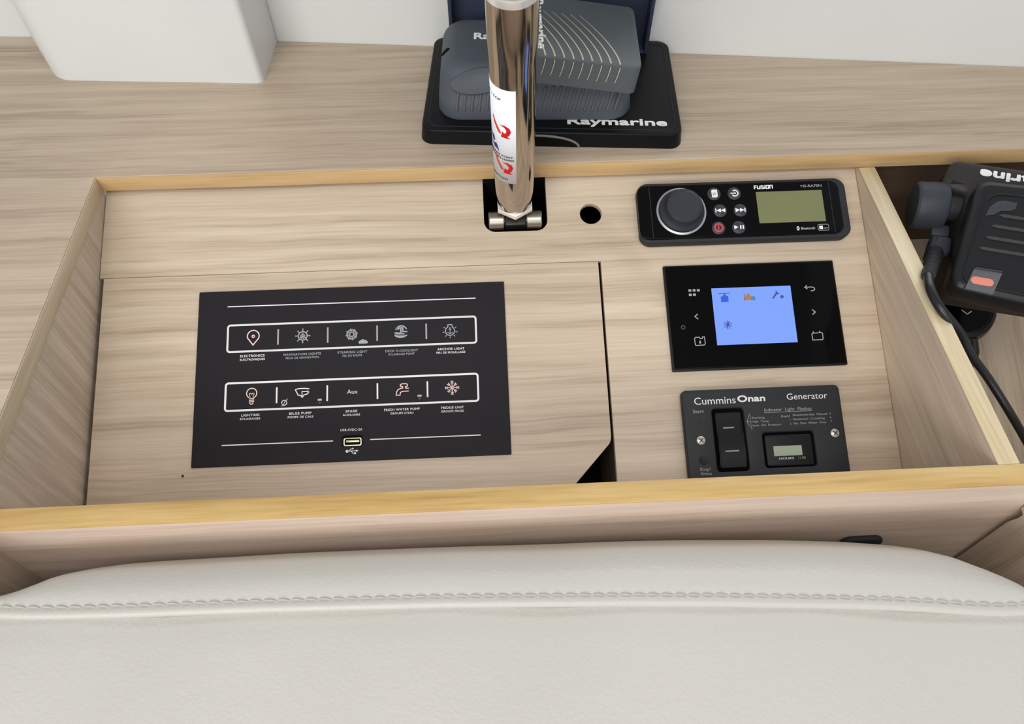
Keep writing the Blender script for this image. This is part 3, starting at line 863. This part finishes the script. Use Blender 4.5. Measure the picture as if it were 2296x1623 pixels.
for body, x, y in (('Rapid', 21.0, 19.9), ('1', 21.2, 16.9), ('2', 21.6, 13.6), ('3', 54.0, 20.5), ('4', 54.0, 17.2), ('7', 54.2, 14.2)):
    text(body, 6.6 if body == 'Rapid' else 0, 1.75, x, y, ZG, print_grey, gp, align='R')
Ink().stroke([(-10.6, 22.6), (-13.2, 16.6), (-9.9, 10.4)], 0.45, True).stroke([(-12.8, 16.6), (-10.4, 16.6)], 0.35).done('pointer_triangle', print_grey, gp, ZG)
lathe('indicator_lens', [(0.0034, 0.0), (0.0034, 0.0004), (0.0031, 0.0006), (0.0, 0.0003)], gen_dark, gp, Matrix.Translation((-0.0506, -0.0120, ZG)), 24)
Ink().stroke([(-51.3, 18.8), (-51.5, 14.4)], 0.6).done('start_mark', gen_dark, gp, ZG)
for sx, sy in ((-51.2, 3.4), (55.3, 4.7)):
    s_ = lathe('screw', [(0.0034, -0.0003), (0.0034, 0.0003), (0.0024, 0.0009), (0.0, 0.0011)], steel_screw, gp, Matrix.Translation((sx / 1000, sy / 1000, ZG)), 24)
    Ink().stroke([(-1.5, -1.5), (1.5, 1.5)], 0.8).stroke([(-1.5, 1.5), (1.5, -1.5)], 0.8).done('cross_slot', mat('slot_dark', srgb(60, 50, 42), 0.6), s_, 0.00098)

# ------------------------------------------------------------------ support pole
Bp = Vector((0.3417, -0.0259, -0.0306)); Dp = Vector((-0.0215, -0.1675, 0.9856)).normalized()
ex = (Vector((1, 0, 0)) - Dp * Dp.x).normalized(); ey = Dp.cross(ex)
PM = Matrix(((ex.x, ey.x, Dp.x, Bp.x), (ex.y, ey.y, Dp.y, Bp.y), (ex.z, ey.z, Dp.z, Bp.z), (0, 0, 0, 1)))
pole = thing('support_pole', 'polished stainless steel pole with a white sticker, hinged in the board slot', 'pole', PM)
lathe('tube', [(0.0, 0.017), (0.0138, 0.017), (0.0148, 0.024), (0.0155, 0.034), (0.0157, 0.060), (0.0157, 0.158), (0.0158, 0.168), (0.0162, 0.178), (0.0163, 0.188), (0.0163, 0.2145), (0.0150, 0.2145)], chrome, pole, None, 64)
lathe('collar', [(0.0150, 0.2140), (0.0168, 0.2140), (0.0170, 0.2150), (0.0170, 0.2190), (0.0150, 0.2195)], bright_steel, pole, None, 64)
lathe('upper_tube', [(0.0150, 0.219), (0.0166, 0.221), (0.0166, 0.60), (0.0, 0.60)], chrome, pole, None, 64)
nut = [(0.0163 * math.sin(k * PI / 3), -0.0163 * math.cos(k * PI / 3)) for k in range(6)]
plate('hex_nut', nut, 0.0125, 0.0172, bright_steel, pole, 0.0004)
lathe('stem', [(0.0, -0.004), (0.0075, -0.004), (0.0075, 0.013), (0.0, 0.013)], dull_steel, pole, None, 24)
HM = PM.inverted() @ on_panel(0.3418, 0.0335, -0.0020) @ Matrix.Rotation(PI / 2, 4, 'Y')
for z0, z1 in ((-0.0222, -0.0092), (0.0092, 0.0222)):
    lathe('hinge_knuckle', [(0.0, z0), (0.0072, z0), (0.0080, z0 + 0.0008), (0.0080, z1 - 0.0008), (0.0072, z1), (0.0, z1)], dull_steel, pole, HM, 28)
lathe('hinge_pin', [(0.0, -0.0215), (0.0030, -0.0215), (0.0030, 0.0215), (0.0, 0.0215)], dull_steel, pole, HM, 16)
obj('hinge_fork', box_mesh(-0.0088, 0.0088, -0.0075, 0.0075, -0.0085, 0.0085, 0.001), mat('dark_fork_steel', (0.05, 0.045, 0.04), 0.4, 0.5, 0.8), pole, PM.inverted() @ on_panel(0.3418, 0.0325, -0.0045))
RS = 0.0157


def wrap(o, lift):
    """bend a flat print (x = arc length, y = height, metres) round the tube; x = 0 faces the desk"""
    bm = bmesh.new(); bm.from_mesh(o.data)
    for _ in range(4):
        long = [e for e in bm.edges if e.calc_length() > 0.0011 and abs(e.verts[0].co.x - e.verts[1].co.x) > 0.0005]
        if long:
            bmesh.ops.subdivide_edges(bm, edges=long, cuts=1, use_grid_fill=True)
            bmesh.ops.triangulate(bm, faces=[f for f in bm.faces if len(f.verts) > 3])
    for v in bm.verts:
        a = v.co.x / RS
        r = RS + lift + v.co.z
        v.co = Vector((r * math.sin(a), -r * math.cos(a), v.co.y))
    bmesh.ops.recalc_face_normals(bm, faces=bm.faces)
    bm.to_mesh(o.data); bm.free()
    return o


def label_sheet(x0, x1, y0, y1):
    bm = bmesh.new()
    n = 40
    rows = []
    for z in (0.0, 0.0001):
        for y in (y0, y1):
            rows.append([bm.verts.new((x0 + (x1 - x0) * k / n, y, z)) for k in range(n + 1)])
    for a, b in ((0, 1), (2, 3), (0, 2), (1, 3)):
        for k in range(n):
            bm.faces.new((rows[a][k], rows[a][k + 1], rows[b][k + 1], rows[b][k]))
    return from_bm(bm, 2.0)


lab = obj('sticker', label_sheet(-0.0440, 0.0009, 0.0580, 0.1515), sticker, pole); wrap(lab, 0.00005)
LZ = 0.00018
def ltext(body, w, h, x, y, m=ink_black, **k):
    wrap(obj('lettering', text_mesh(body, w, h, x, y, 0.0, **k), m, lab), LZ)


ltext('HAUT / TOP', 21, 2.2, -9.5, 142.0, align='R')
ltext('SERREZ FORT', 22, 1.9, -1.2, 87.6, align='R', bold=0.01)
ltext('TIGHTEN HARD', 24, 1.9, -0.6, 84.4, align='R', bold=0.01)
ltext('BAS / BOTTOM', 24, 2.0, -5.6, 62.4, align='R')


def arrow(x, y):
    up = [(a * 1.25 - 1.2, b * 1.25 + 1.2) for a, b in [(0, 0), (3.2, 0.3), (5.8, -1.2), (6.6, -4.0), (5.6, -6.8), (4.4, -7.8), (6.2, -9.4), (0.4, -9.2), (1.6, -4.6), (2.6, -6.0), (3.8, -5.0), (4.0, -3.0), (2.8, -1.2)]]
    wrap(Ink().poly([(x + a, y + b) for a, b in up]).done('arrow', ink_red, lab, 0.0), LZ)
    wrap(Ink().poly([(x - 7.6, y + 6.5), (x - 5.6, y + 2.4), (x - 1.2, y - 5.0), (x - 0.2, y - 7.0), (x - 1.4, y - 8.0), (x - 3.2, y - 6.6), (x - 6.8, y - 0.4), (x - 8.4, y + 5.0)]).done('arrow_tail', ink_orange, lab, 0.0), LZ)


arrow(-9.6, 117.5); arrow(-8.4, 79.5)
wrap(Ink().poly([(-21.0, 96.0), (-17.6, 95.2), (-15.2, 97.4), (-13.8, 95.6), (-13.0, 93.2), (-12.2, 90.4), (-14.6, 92.0), (-17.0, 91.8), (-19.4, 93.4)]).done('emblem', ink_blue, lab, 0.0), LZ)
wrap(Ink().poly([(-22.0, 104.0), (-17.2, 102.6), (-16.2, 98.6), (-19.2, 97.6)]).done('emblem', ink_blue, lab, 0.0), LZ)

# ------------------------------------------------------------------ black sun cover (lying flat) with the loose covers on it
CM = Matrix.Translation((0.3800, 0.0900, 0.0)) @ Matrix.Rotation(math.radians(-4.4), 4, 'Z')
fc = thing('sun_cover', 'flat black plastic screen cover with white brand lettering lying on the counter', 'cover', CM)


def tapered(w0, h0, w1, h1, r, z0, z1, bev, dx=0.0, dy=0.0):
    bm = bmesh.new()
    secs = [(0.0, z0), (1.0, z1 - bev)]
    for k in range(1, 5):
        secs.append((1.0, z1 - bev + bev * math.sin(k * PI / 8)))
    loops = []
    for i, (t, z) in enumerate(secs):
        ins = 0 if i < 2 else bev * (1 - math.cos((i - 1) * PI / 8))
        w, h = w0 + (w1 - w0) * t - 2 * ins, h0 + (h1 - h0) * t - 2 * ins
        loops.append([bm.verts.new((x, y, z)) for x, y in rrect(dx * t, dy * t, w, h, max(0.001, r - ins), 7)])
    for a, b in zip(loops, loops[1:]):
        n = len(a)
        for k in range(n):
            bm.faces.new((a[k], a[(k + 1) % n], b[(k + 1) % n], b[k]))
    bm.faces.new(loops[0][::-1]); bm.faces.new(loops[-1])
    return from_bm(bm, 0.5)


obj('shell', tapered(0.2215, 0.1390, 0.2185, 0.1370, 0.011, 0.0, 0.0135, 0.0016), tray_black, fc)
obj('top_ridge', plate_mesh([rrect(0, 0.0, 0.2080, 0.1265, 0.009), rrect(0, 0.0, 0.2068, 0.1253, 0.0085)], 0.0133, 0.0138, 0.0001), rubber, fc)
text('Raymarine', 83.0, 9.8, 55.2, -52.2, 0.0135, print_white, fc, bold=0.04, rot=0.0)
# finger notch in the front edge: highlight painted on the rim, shade in the pocket
fn = [(0.0000 + 0.034 * math.cos(a), 0.0, 0.0110 * math.sin(a)) for a in [k * PI / 20 for k in range(21)]]
obj('finger_notch', tube_mesh(fn, 0.0011, 8), mat('notch_highlight_grey', srgb(110, 106, 100), 0.5), fc, Matrix.Translation((-0.0105, -0.0698, 0.0002)))
obj('notch_pocket', plate_mesh([[(0.033 * math.cos(a), 0.0105 * math.sin(a)) for a in [k * PI / 20 for k in range(21)]]], 0, 0.0006, 0), cavity_shade, fc, Matrix.Translation((-0.0105, -0.0695, 0.0003)) @ Matrix.Rotation(PI / 2, 4, 'X'))

ZT = 0.0137
# lower grey cover, ribbed sides
LM = Matrix.Translation((0.3640, 0.0850, ZT)) @ Matrix.Rotation(math.radians(-2.5), 4, 'Z')
lc = thing('instrument_cover', 'dark grey rounded instrument cover with ribbed front and a round lanyard hole', 'cover', LM, 'grey instrument covers stacked on the black cover')


def pebble(w, d, h, r, bev, lean):
    bm = bmesh.new()
    secs = [(0, 0.0, 0.0008), (0.0, 0.002, 0.0), (0.35, 0.014, 0.0), (0.9, h - bev, 0.0)]
    for k in range(1, 7):
        secs.append((0.9 + 0.1 * k / 6, h - bev + bev * math.sin(k * PI / 12), bev * (1 - math.cos(k * PI / 12))))
    loops = []
    for t, z, ins in secs:
        loops.append([bm.verts.new((x, y, z)) for x, y in rrect(0, lean * t / 2, w - 2 * ins - 0.006 * t, d - 2 * ins - lean * t, max(0.003, r - ins * 0.8), 8)])
    for a, b in zip(loops, loops[1:]):
        n = len(a)
        for k in range(n):
            bm.faces.new((a[k], a[(k + 1) % n], b[(k + 1) % n], b[k]))
    top = loops[-1]
    c = bm.verts.new((0, lean / 2, h + 0.0012))
    n = len(top)
    for k in range(n):
        bm.faces.new((top[k], top[(k + 1) % n], c))
    bm.faces.new(loops[0][::-1])
    return from_bm(bm, 0.9)


obj('shell', pebble(0.1640, 0.0940, 0.0400, 0.020, 0.0130, 0.012), grey_cover, lc)
rib_me = box_mesh(-0.0013, 0.0013, -0.0012, 0.0012, 0.0, 0.0210, 0.0009)
for k in range(22):
    xr = -0.066 + 0.132 * k / 21
    o = bpy.data.objects.new('rib', rib_me); COL.objects.link(o); o.parent = lc
    if k == 0:
        rib_me.materials.append(grey_cover)
    o.matrix_local = Matrix.Translation((xr, -0.0454, 0.0077)) @ Matrix.Rotation(math.radians(-25), 4, 'X') @ Matrix.Rotation(math.radians(8 + 8 * (k > 10)), 4, 'Y')
text('Raymarine', 58.0, 10.4, -51.0, 12.5, 0.0, print_white, lc, bold=0.03, align='L', M=Matrix.Translation((0, 0.0, 0.0405)) @ Matrix.Rotation(math.radians(-0.6), 4, 'X'))
for k in range(4):
    box('grip_line', -0.062, 0.030, -0.0005, 0.0005, 0, 0.0006, grey_cover, lc, 0.0002, Matrix.Translation((0, 0.001 - 0.0052 * k, 0.0385 - 0.0006 * k)))
tp = lathe('thumb_recess', [(0.0, -0.0004), (0.013, 0.0002), (0.0175, 0.0012), (0.0190, 0.0014), (0.0205, 0.0004), (0.0210, -0.003)], grey_cover, lc, Matrix.Translation((-0.046, -0.0362, 0.0302)) @ Matrix.Rotation(math.radians(56), 4, 'X') @ Matrix.Rotation(math.radians(8), 4, 'Z') @ Matrix.Diagonal((1.2, 0.50, 1, 1)), 32)
obj('lanyard_hole', lathe_mesh([(0.0, 0.0003), (0.0032, 0.0003), (0.0037, -0.0012)], 20), cavity_shade, lc, Matrix.Translation((-0.0753, -0.0040, 0.0360)) @ Matrix.Rotation(math.radians(-46), 4, 'Y') @ Matrix.Diagonal((1.35, 0.8, 1, 1)))

# upper grey slab with wavy grooves
UM = Matrix.Translation((0.3895, 0.0688, 0.0553)) @ Matrix.Rotation(math.radians(-2.0), 4, 'Z') @ Matrix.Rotation(math.radians(8.0), 4, 'Y') @ Matrix.Rotation(math.radians(4.0), 4, 'X')
uc = thing('instrument_cover', 'grey square slab cover with pale curved groove lines, tilted on the ribbed cover', 'cover', UM, 'grey instrument covers stacked on the black cover')
UW, UD, UH = 0.1080, 0.0820, 0.0225
obj('shell', tapered(UW, UD, UW - 0.001, UD - 0.004, 0.006, 0.0, UH, 0.0015, dy=0.0012), grey_cover2, uc)
for k in range(9):
    x0 = -0.0235 + 0.0074 * k
    pts = [(x0 - 0.030 * (t / 12) ** 1.6, -UD / 2 + 0.0042 + 0.056 * (t / 12), UH + 0.00005) for t in range(0, 13)]
    obj('groove_line', tube_mesh(pts, lambda t: 0.00062 * max(0.0, 1.0 - 1.15 * t) + 0.00012, 5), groove_line, uc)
    side = [(x0 + 0.0003 - 0.0014 * (t / 6) ** 2, -UD / 2 + 0.0022 - 0.0022 * (t / 6), UH - 0.0016 - 0.0130 * t / 6) for t in range(7)]
    obj('groove_line', tube_mesh(side, lambda t: 0.0004 * (1 - 0.4 * t), 5), groove_line, uc)
for k in range(9):
    x0 = -0.022 + 0.0074 * k
    pts = [(x0 - 0.040 * (t / 10) ** 1.3, 0.010 + 0.028 * (t / 10), UH) for t in range(0, 11)]
    pts = [q for q in pts if -UW / 2 + 0.003 < q[0] < UW / 2 - 0.003]
    if len(pts) > 2:
        obj('groove_line', tube_mesh(pts, 0.00022, 5), grey_cover, uc)
text('Raymarine', 62.0, 9.5, -0.0265 * 1000, 2.0, UH, print_white, uc, bold=0.03, rot=-PI / 2 + 0.03)

# navy open box cover standing at the back
NM = Matrix.Translation((0.3812, 0.1362, ZT)) @ Matrix.Rotation(math.radians(-4.4), 4, 'Z')
nc = thing('sun_cover', 'navy blue open box shaped cover standing upright behind the grey covers', 'cover', NM)
NW, NH, ND = 0.1800, 0.1500, 0.0200
plate('back_face', rrect(0, NH / 2, NW, NH, 0.004), 0.0, 0.0025, navy_plastic, nc, 0.0008, Matrix.Translation((0, ND, 0)) @ Matrix.Rotation(PI / 2, 4, 'X'))
for s in (-1, 1):
    box('side_rim', s * (NW / 2 - 0.0013) - 0.0016, s * (NW / 2 - 0.0013) + 0.0016, 0.0, ND, 0.0, NH, navy_plastic, nc, 0.0006)
box('bottom_rim', -NW / 2 + 0.003, NW / 2 - 0.003, 0.0, ND, 0.0, 0.0026, navy_plastic, nc, 0.0006)
box('top_rim', -NW / 2 + 0.003, NW / 2 - 0.003, 0.0, ND, NH - 0.0026, NH, navy_plastic, nc, 0.0006)

# ------------------------------------------------------------------ white moulded housing on the counter
def housing_mesh():
    bm = bmesh.new()
    base = [(-0.0690, 0.1340), (0.1191, 0.1207), (0.1233, 0.1865), (-0.1140, 0.2040)]
    lo = [bm.verts.new((x, y, 0.0)) for x, y in base]; hi = [bm.verts.new((x, y, 0.34)) for x, y in base]
    bm.faces.new(lo[::-1]); bm.faces.new(hi)
    for i in range(4):
        bm.faces.new((lo[i], lo[(i + 1) % 4], hi[(i + 1) % 4], hi[i]))
    bm.edges.ensure_lookup_table()
    v0, v1 = lo[0], hi[0]
    e0 = [e for e in bm.edges if set(e.verts) == {v0, v1}]
    e1 = [e for e in bm.edges if set(e.verts) == {lo[1], hi[1]}]
    eb = [e for e in bm.edges if set(e.verts) == {lo[0], lo[1]} or set(e.verts) == {lo[1], lo[2]}]
    bmesh.ops.bevel(bm, geom=e1, offset=0.006, segments=4, affect='EDGES', profile=0.5)
    bmesh.ops.bevel(bm, geom=[e for e in e0 if e.is_valid], offset=0.012, segments=5, affect='EDGES', profile=0.5)
    return from_bm(bm, 0.7)


hs = obj('moulded_housing', housing_mesh(), white_gel)
tag(hs, 'white moulded box with rounded corners standing on the counter against the wall', 'housing')

# ------------------------------------------------------------------ radio in the side bay
RX = Vector((0.9364, -0.3394, 0.0891)); RY = Vector((0.2959, 0.9002, 0.3194)); RZ = Vector((-0.1887, -0.2727, 0.9434))
RO = Vector((0.7256, -0.0842, -0.0223))
RM = Matrix(((RX.x, RY.x, RZ.x, RO.x), (RX.y, RY.y, RZ.y, RO.y), (RX.z, RY.z, RZ.z, RO.z), (0, 0, 0, 1)))
CAM = Vector((0.31525, -0.48596, 0.41128))
RM = Matrix.Translation((RO - CAM) * -0.05) @ RM @ Matrix.Scale(0.95, 4)
rd = thing('marine_radio', 'black marine radio with grille slots and orange key, lying upside down in the side bay', 'radio', RM)


def fillet(poly, r, seg=6):
    out = []
    n = len(poly)
    for i in range(n):
        p, a, b = Vector(poly[i]), Vector(poly[i - 1]), Vector(poly[(i + 1) % n])
        d1, d2 = (a - p).normalized(), (b - p).normalized()
        rr = r[i] if isinstance(r, (list, tuple)) else r
        c0, c1 = p + d1 * rr, p + d2 * rr
        for k in range(seg + 1):
            t = k / seg
            out.append(tuple((c0 * (1 - t) ** 2 + p * 2 * t * (1 - t) + c1 * t * t)))
    return out


rear = fillet([(-0.0385, 0.0590), (-0.0305, 0.0870), (0.100, 0.0815), (0.106, -0.024), (-0.0195, -0.024), (-0.0185, 0.0545)][::-1], [0.003, 0.008, 0.010, 0.012, 0.010, 0.003][::-1])
plate('rear_case', rear, -0.086, -0.0200, radio_brown, rd, 0.0070, res=4)
frontp = fillet([(-0.0150, 0.0560), (0.086, 0.0580), (0.092, -0.0560), (-0.0295, -0.0460)][::-1], [0.010, 0.010, 0.010, 0.013][::-1], 8)
plate('front_case', frontp, -0.0240, 0.0, radio_black, rd, 0.0060, res=4)
inner = fillet([(-0.0085, 0.0440), (0.080, 0.0440), (0.086, -0.0500), (-0.0220, -0.0400)][::-1], [0.014, 0.008, 0.008, 0.010][::-1], 8)
inner2 = fillet([(-0.0075, 0.0430), (0.079, 0.0430), (0.085, -0.0490), (-0.0210, -0.0390)][::-1], [0.014, 0.008, 0.008, 0.010][::-1], 8)
plate('face_ridge', [inner, inner2], -0.0005, 0.0008, radio_black, rd, 0.0003)
plate('corner_badge', [(-0.0085, 0.0215), (-0.0060, 0.0300), (-0.0005, 0.0360), (0.0040, 0.0375), (0.0140, 0.0370), (0.0130, 0.0310), (0.0090, 0.0285), (0.0020, 0.0275), (-0.0020, 0.0235)], 0.0, 0.0006, radio_grey, rd, 0.0002)
for x0, y0 in ((0.0010, 0.0236), (-0.0040, 0.0132), (-0.0075, 0.0022), (-0.0115, -0.0082)):
    plate('grille_slot', [(x0, y0), (x0 + 0.003, y0 + 0.0014), (0.076, y0 - 0.0010), (0.076, y0 - 0.0038), (x0 + 0.004, y0 - 0.0014)], -0.0002, 0.0007, slot_brown, rd, 0.0003)
plate('flip_cover', [(-0.0185, -0.0462), (-0.0132, -0.0277), (0.0071, -0.0284), (0.0018, -0.0480)], -0.0010, 0.0022, cover_grey, rd, 0.0006)
plate('distress_key', rrect(0, 0, 0.0165, 0.0066, 0.0032, 6), 0.0018, 0.0026, orange_key, rd, 0.0004, Matrix.Translation((-0.0068, -0.0383, 0)) @ Matrix.Rotation(-0.03, 4, 'Z'))
box('cover_hinge', -0.0128, 0.0066, -0.0284, -0.0270, 0.0016, 0.0030, radio_grey, rd, 0.0004)
text('Raymarine', 84.0, 9.6, 33.5, 71.5, 0.0, print_white, rd, bold=0.055, rot=PI - 0.055, M=Matrix.Translation((0, 0, -0.0199)))
KM = Matrix.Translation((0, 0.0490, -0.0360)) @ Matrix.Rotation(-PI / 2, 4, 'Y') @ Matrix.Rotation(math.radians(4), 4, 'X')
lathe('tuning_knob', [(0.0, 0.0300), (0.0195, 0.0300), (0.0212, 0.0330), (0.0205, 0.0530), (0.0190, 0.0550), (0.0, 0.0545)], radio_grey, rd, KM, 44)
lathe('knob_shaft', [(0.0120, 0.0130), (0.0120, 0.0175), (0.0112, 0.0185), (0.0112, 0.0270), (0.0125, 0.0285), (0.0125, 0.0310)], rubber, rd, KM, 36)
lathe('shaft_ring', [(0.0112, 0.0150), (0.0124, 0.0152), (0.0124, 0.0172), (0.0112, 0.0174)], silver, rd, KM, 36)
box('side_button', -0.037, -0.0225, 0.0185, 0.0300, -0.046, -0.036, radio_grey, rd, 0.002)

# cable with a right angled plug
cb = thing('power_cable', 'black cable with ridged right angle plug running down beside the divider', 'cable', on_panel(0.70, 0.08))
CI = on_panel(0.70, 0.08).inverted()
RL = CI @ RM
pl = fillet([(-0.0360, 0.0190), (-0.0200, 0.0180), (-0.0200, 0.0000), (-0.0395, -0.0030)], [0.003, 0.004, 0.006, 0.004])
plate('plug', pl, -0.049, -0.033, radio_grey, cb, 0.004, RL, res=3)
s0, s1 = RL @ Vector((-0.0325, 0.0010, -0.0360)), CI @ Vector((0.6474, -0.1299, -0.0085))
rel = [s0 + (s1 - s0) * t / 24 for t in range(25)]
obj('strain_relief', tube_mesh(rel, lambda t: (0.0066 - 0.0016 * t) * (1.0 if int(t * 24.01) % 4 < 3 else 0.84), 14), rubber, cb)
CABLE = ((0.6434, -0.1446, -0.0075), (0.6453, -0.1596, -0.0095), (0.6543, -0.1694, -0.016), (0.6638, -0.1745, -0.025), (0.6723, -0.184, -0.036), (0.6878, -0.1989, -0.05), (0.7034, -0.2244, -0.065), (0.7259, -0.2496, -0.09))
end = [s1] + [CI @ Vector(q) for q in CABLE]
obj('cable', tube_mesh(catmull(end, 8), lambda t: 0.0036 - 0.0006 * t, 14), cable_black, cb)

# round puck
pk = thing('round_puck', 'round glossy black puck with a white chevron, under the radio', 'puck', on_panel(0.7702, 0.0990, -0.1048) @ Matrix.Scale(1.06, 4))
lathe('body', [(0.0, 0.0), (0.0300, 0.0), (0.0325, 0.0040), (0.0325, 0.0110), (0.0300, 0.0165), (0.0262, 0.0185), (0.0255, 0.0178), (0.0, 0.0178)], puck_black, pk, None, 56)
lathe('glass_top', [(0.0250, 0.0176), (0.0250, 0.0181), (0.0, 0.0184)], blk_gloss, pk, None, 48)
Ink().stroke([(-4.6, -1.2), (0.0, -5.2), (4.4, -2.6)], 0.8).done('chevron', print_white, pk, 0.0186, Matrix.Translation((0.0005, -0.0035, 0)))
obj('tail', tube_mesh([(0.004, -0.030, 0.008), (0.004, -0.041, 0.007), (0.0, -0.052, 0.006)], 0.0078, 14), puck_black, pk)

# ------------------------------------------------------------------ seat back cushion
SEAM = [(0.0241, -0.3452, 0.0174), (0.0342, -0.3457, 0.0236), (0.0418, -0.3463, 0.0303), (0.0494, -0.3469, 0.0365), (0.0594, -0.3473, 0.0396), (0.0669, -0.3476, 0.0414), (0.0744, -0.3479, 0.0427), (0.0843, -0.3481, 0.0442), (0.0968, -0.3484, 0.0452), (0.1093, -0.3486, 0.046), (0.1342, -0.3489, 0.0468), (0.1844, -0.3496, 0.0481), (0.2348, -0.3508, 0.0494), (0.2855, -0.352, 0.0501), (0.3363, -0.354, 0.0517), (0.3872, -0.3561, 0.0532), (0.438, -0.3588, 0.0548), (0.4887, -0.3622, 0.0558), (0.514, -0.3639, 0.0558), (0.5392, -0.3659, 0.0561), (0.5542, -0.3674, 0.0558), (0.569, -0.3691, 0.0555), (0.5838, -0.3708, 0.054), (0.5987, -0.3722, 0.0494), (0.6065, -0.3723, 0.0437), (0.6132, -0.3723, 0.0385), (0.6193, -0.3726, 0.0324), (0.6269, -0.373, 0.0185)]
SEAM = [(0.0005, -0.3440, 0.0050), (0.0120, -0.3446, 0.0110)] + SEAM + [(0.6400, -0.3732, 0.0090), (0.6500, -0.3733, 0.0045)]
ZC = -0.012


def seam_at(x):
    for a, b in zip(SEAM, SEAM[1:]):
        if a[0] <= x <= b[0]:
            t = (x - a[0]) / (b[0] - a[0])
            return a[1] + (b[1] - a[1]) * t, a[2] + (b[2] - a[2]) * t
    e = SEAM[0] if x < SEAM[0][0] else SEAM[-1]
    return e[1], e[2]


ct = thing('seat_cushion', 'off white leather seat back cushion with a stitched seam in front of the desk', 'cushion', Matrix.Translation((0.32, -0.36, -0.40)))
CT = Matrix.Translation((-0.32, 0.36, 0.40))
xs = [0.0005 + (0.6495) * k / 150 for k in range(151)]


def soft(x, y):
    return 0.0006 * math.sin(x * 31 + y * 17) + 0.0005 * math.sin(x * 57 - y * 43 + 1.3)


def grid(rows):
    bm = bmesh.new()
    V = [[bm.verts.new(p) for p in r] for r in rows]
    for a, b in zip(V, V[1:]):
        for k in range(len(a) - 1):
            bm.faces.new((a[k], a[k + 1], b[k + 1], b[k]))
    return bm


rows = []
for dy, dz in ((-0.0058, -0.0040), (-0.0062, -0.0022), (-0.0058, -0.0006), (-0.0046, 0.0004), (-0.0030, 0.0004), (-0.0014, -0.0003), (0.0, -0.0010), (0.0012, -0.0004)):
    r = []
    for x in xs:
        y, b = seam_at(x)
        r.append((x, y + dy, ZC + dz))
    rows.append(r)
for k in range(2, 15):
    t = k / 14 * PI / 2
    r = []
    for x in xs:
        y, b = seam_at(x)
        r.append((x, y + b * math.sin(t), ZC - 0.075 * (1 - math.cos(t)) + 0.6 * soft(x, y) * math.sin(2 * t)))
    rows.append(r)
r = []
for x in xs:
    y, b = seam_at(x)
    r.append((x, y + b, -0.40))
rows.append(r)
obj('boxing', from_bm(grid(rows), 1.2), leather, ct, CT)
rows = []
for k in range(60):
    t = k / 59
    r = []
    for x in xs:
        y, b = seam_at(x)
        yy = y - 0.0050 - 0.33 * t
        dip = 0.0010 * math.exp(-((t - 0.015) / 0.02) ** 2)
        ex_ = min(x, 0.65 - x)
        r.append((x, yy, ZC - 0.0028 - dip + 0.010 * (t * 2.2) ** 0.8 * math.exp(-t * 1.5) - 0.010 * math.exp(-ex_ / 0.012) + soft(x, yy)))
    rows.append(r)
rows.append([(x, y - 0.012, -0.10) for x, y, z in rows[-1]])
obj('leather_panel', from_bm(grid(rows), 1.2), leather, ct, CT)
bmesh_st = tube_mesh([(-0.0033, 0, -0.0003), (-0.0024, 0, 0.0004), (0, 0.0001, 0.0006), (0.0024, 0, 0.0004), (0.0033, 0, -0.0003)], lambda t: 0.00055, 6)
x = 0.006
k = 0
while x < 0.645:
    y, b = seam_at(x)
    y2, _ = seam_at(min(0.649, x + 0.005))
    o = bpy.data.objects.new('stitch', bmesh_st); COL.objects.link(o); o.parent = ct
    if k == 0:
        bmesh_st.materials.append(thread)
    o.matrix_local = CT @ Matrix.Translation((x, y + 0.0002, ZC - 0.0006)) @ Matrix.Rotation(math.atan2(y2 - y, 0.005) - 0.10, 4, 'Z')
    x += 0.0078
    k += 1

box('base', 0.012, 0.640, -0.66, -0.345, -0.90, -0.385, white_gel, ct, 0.004, CT)
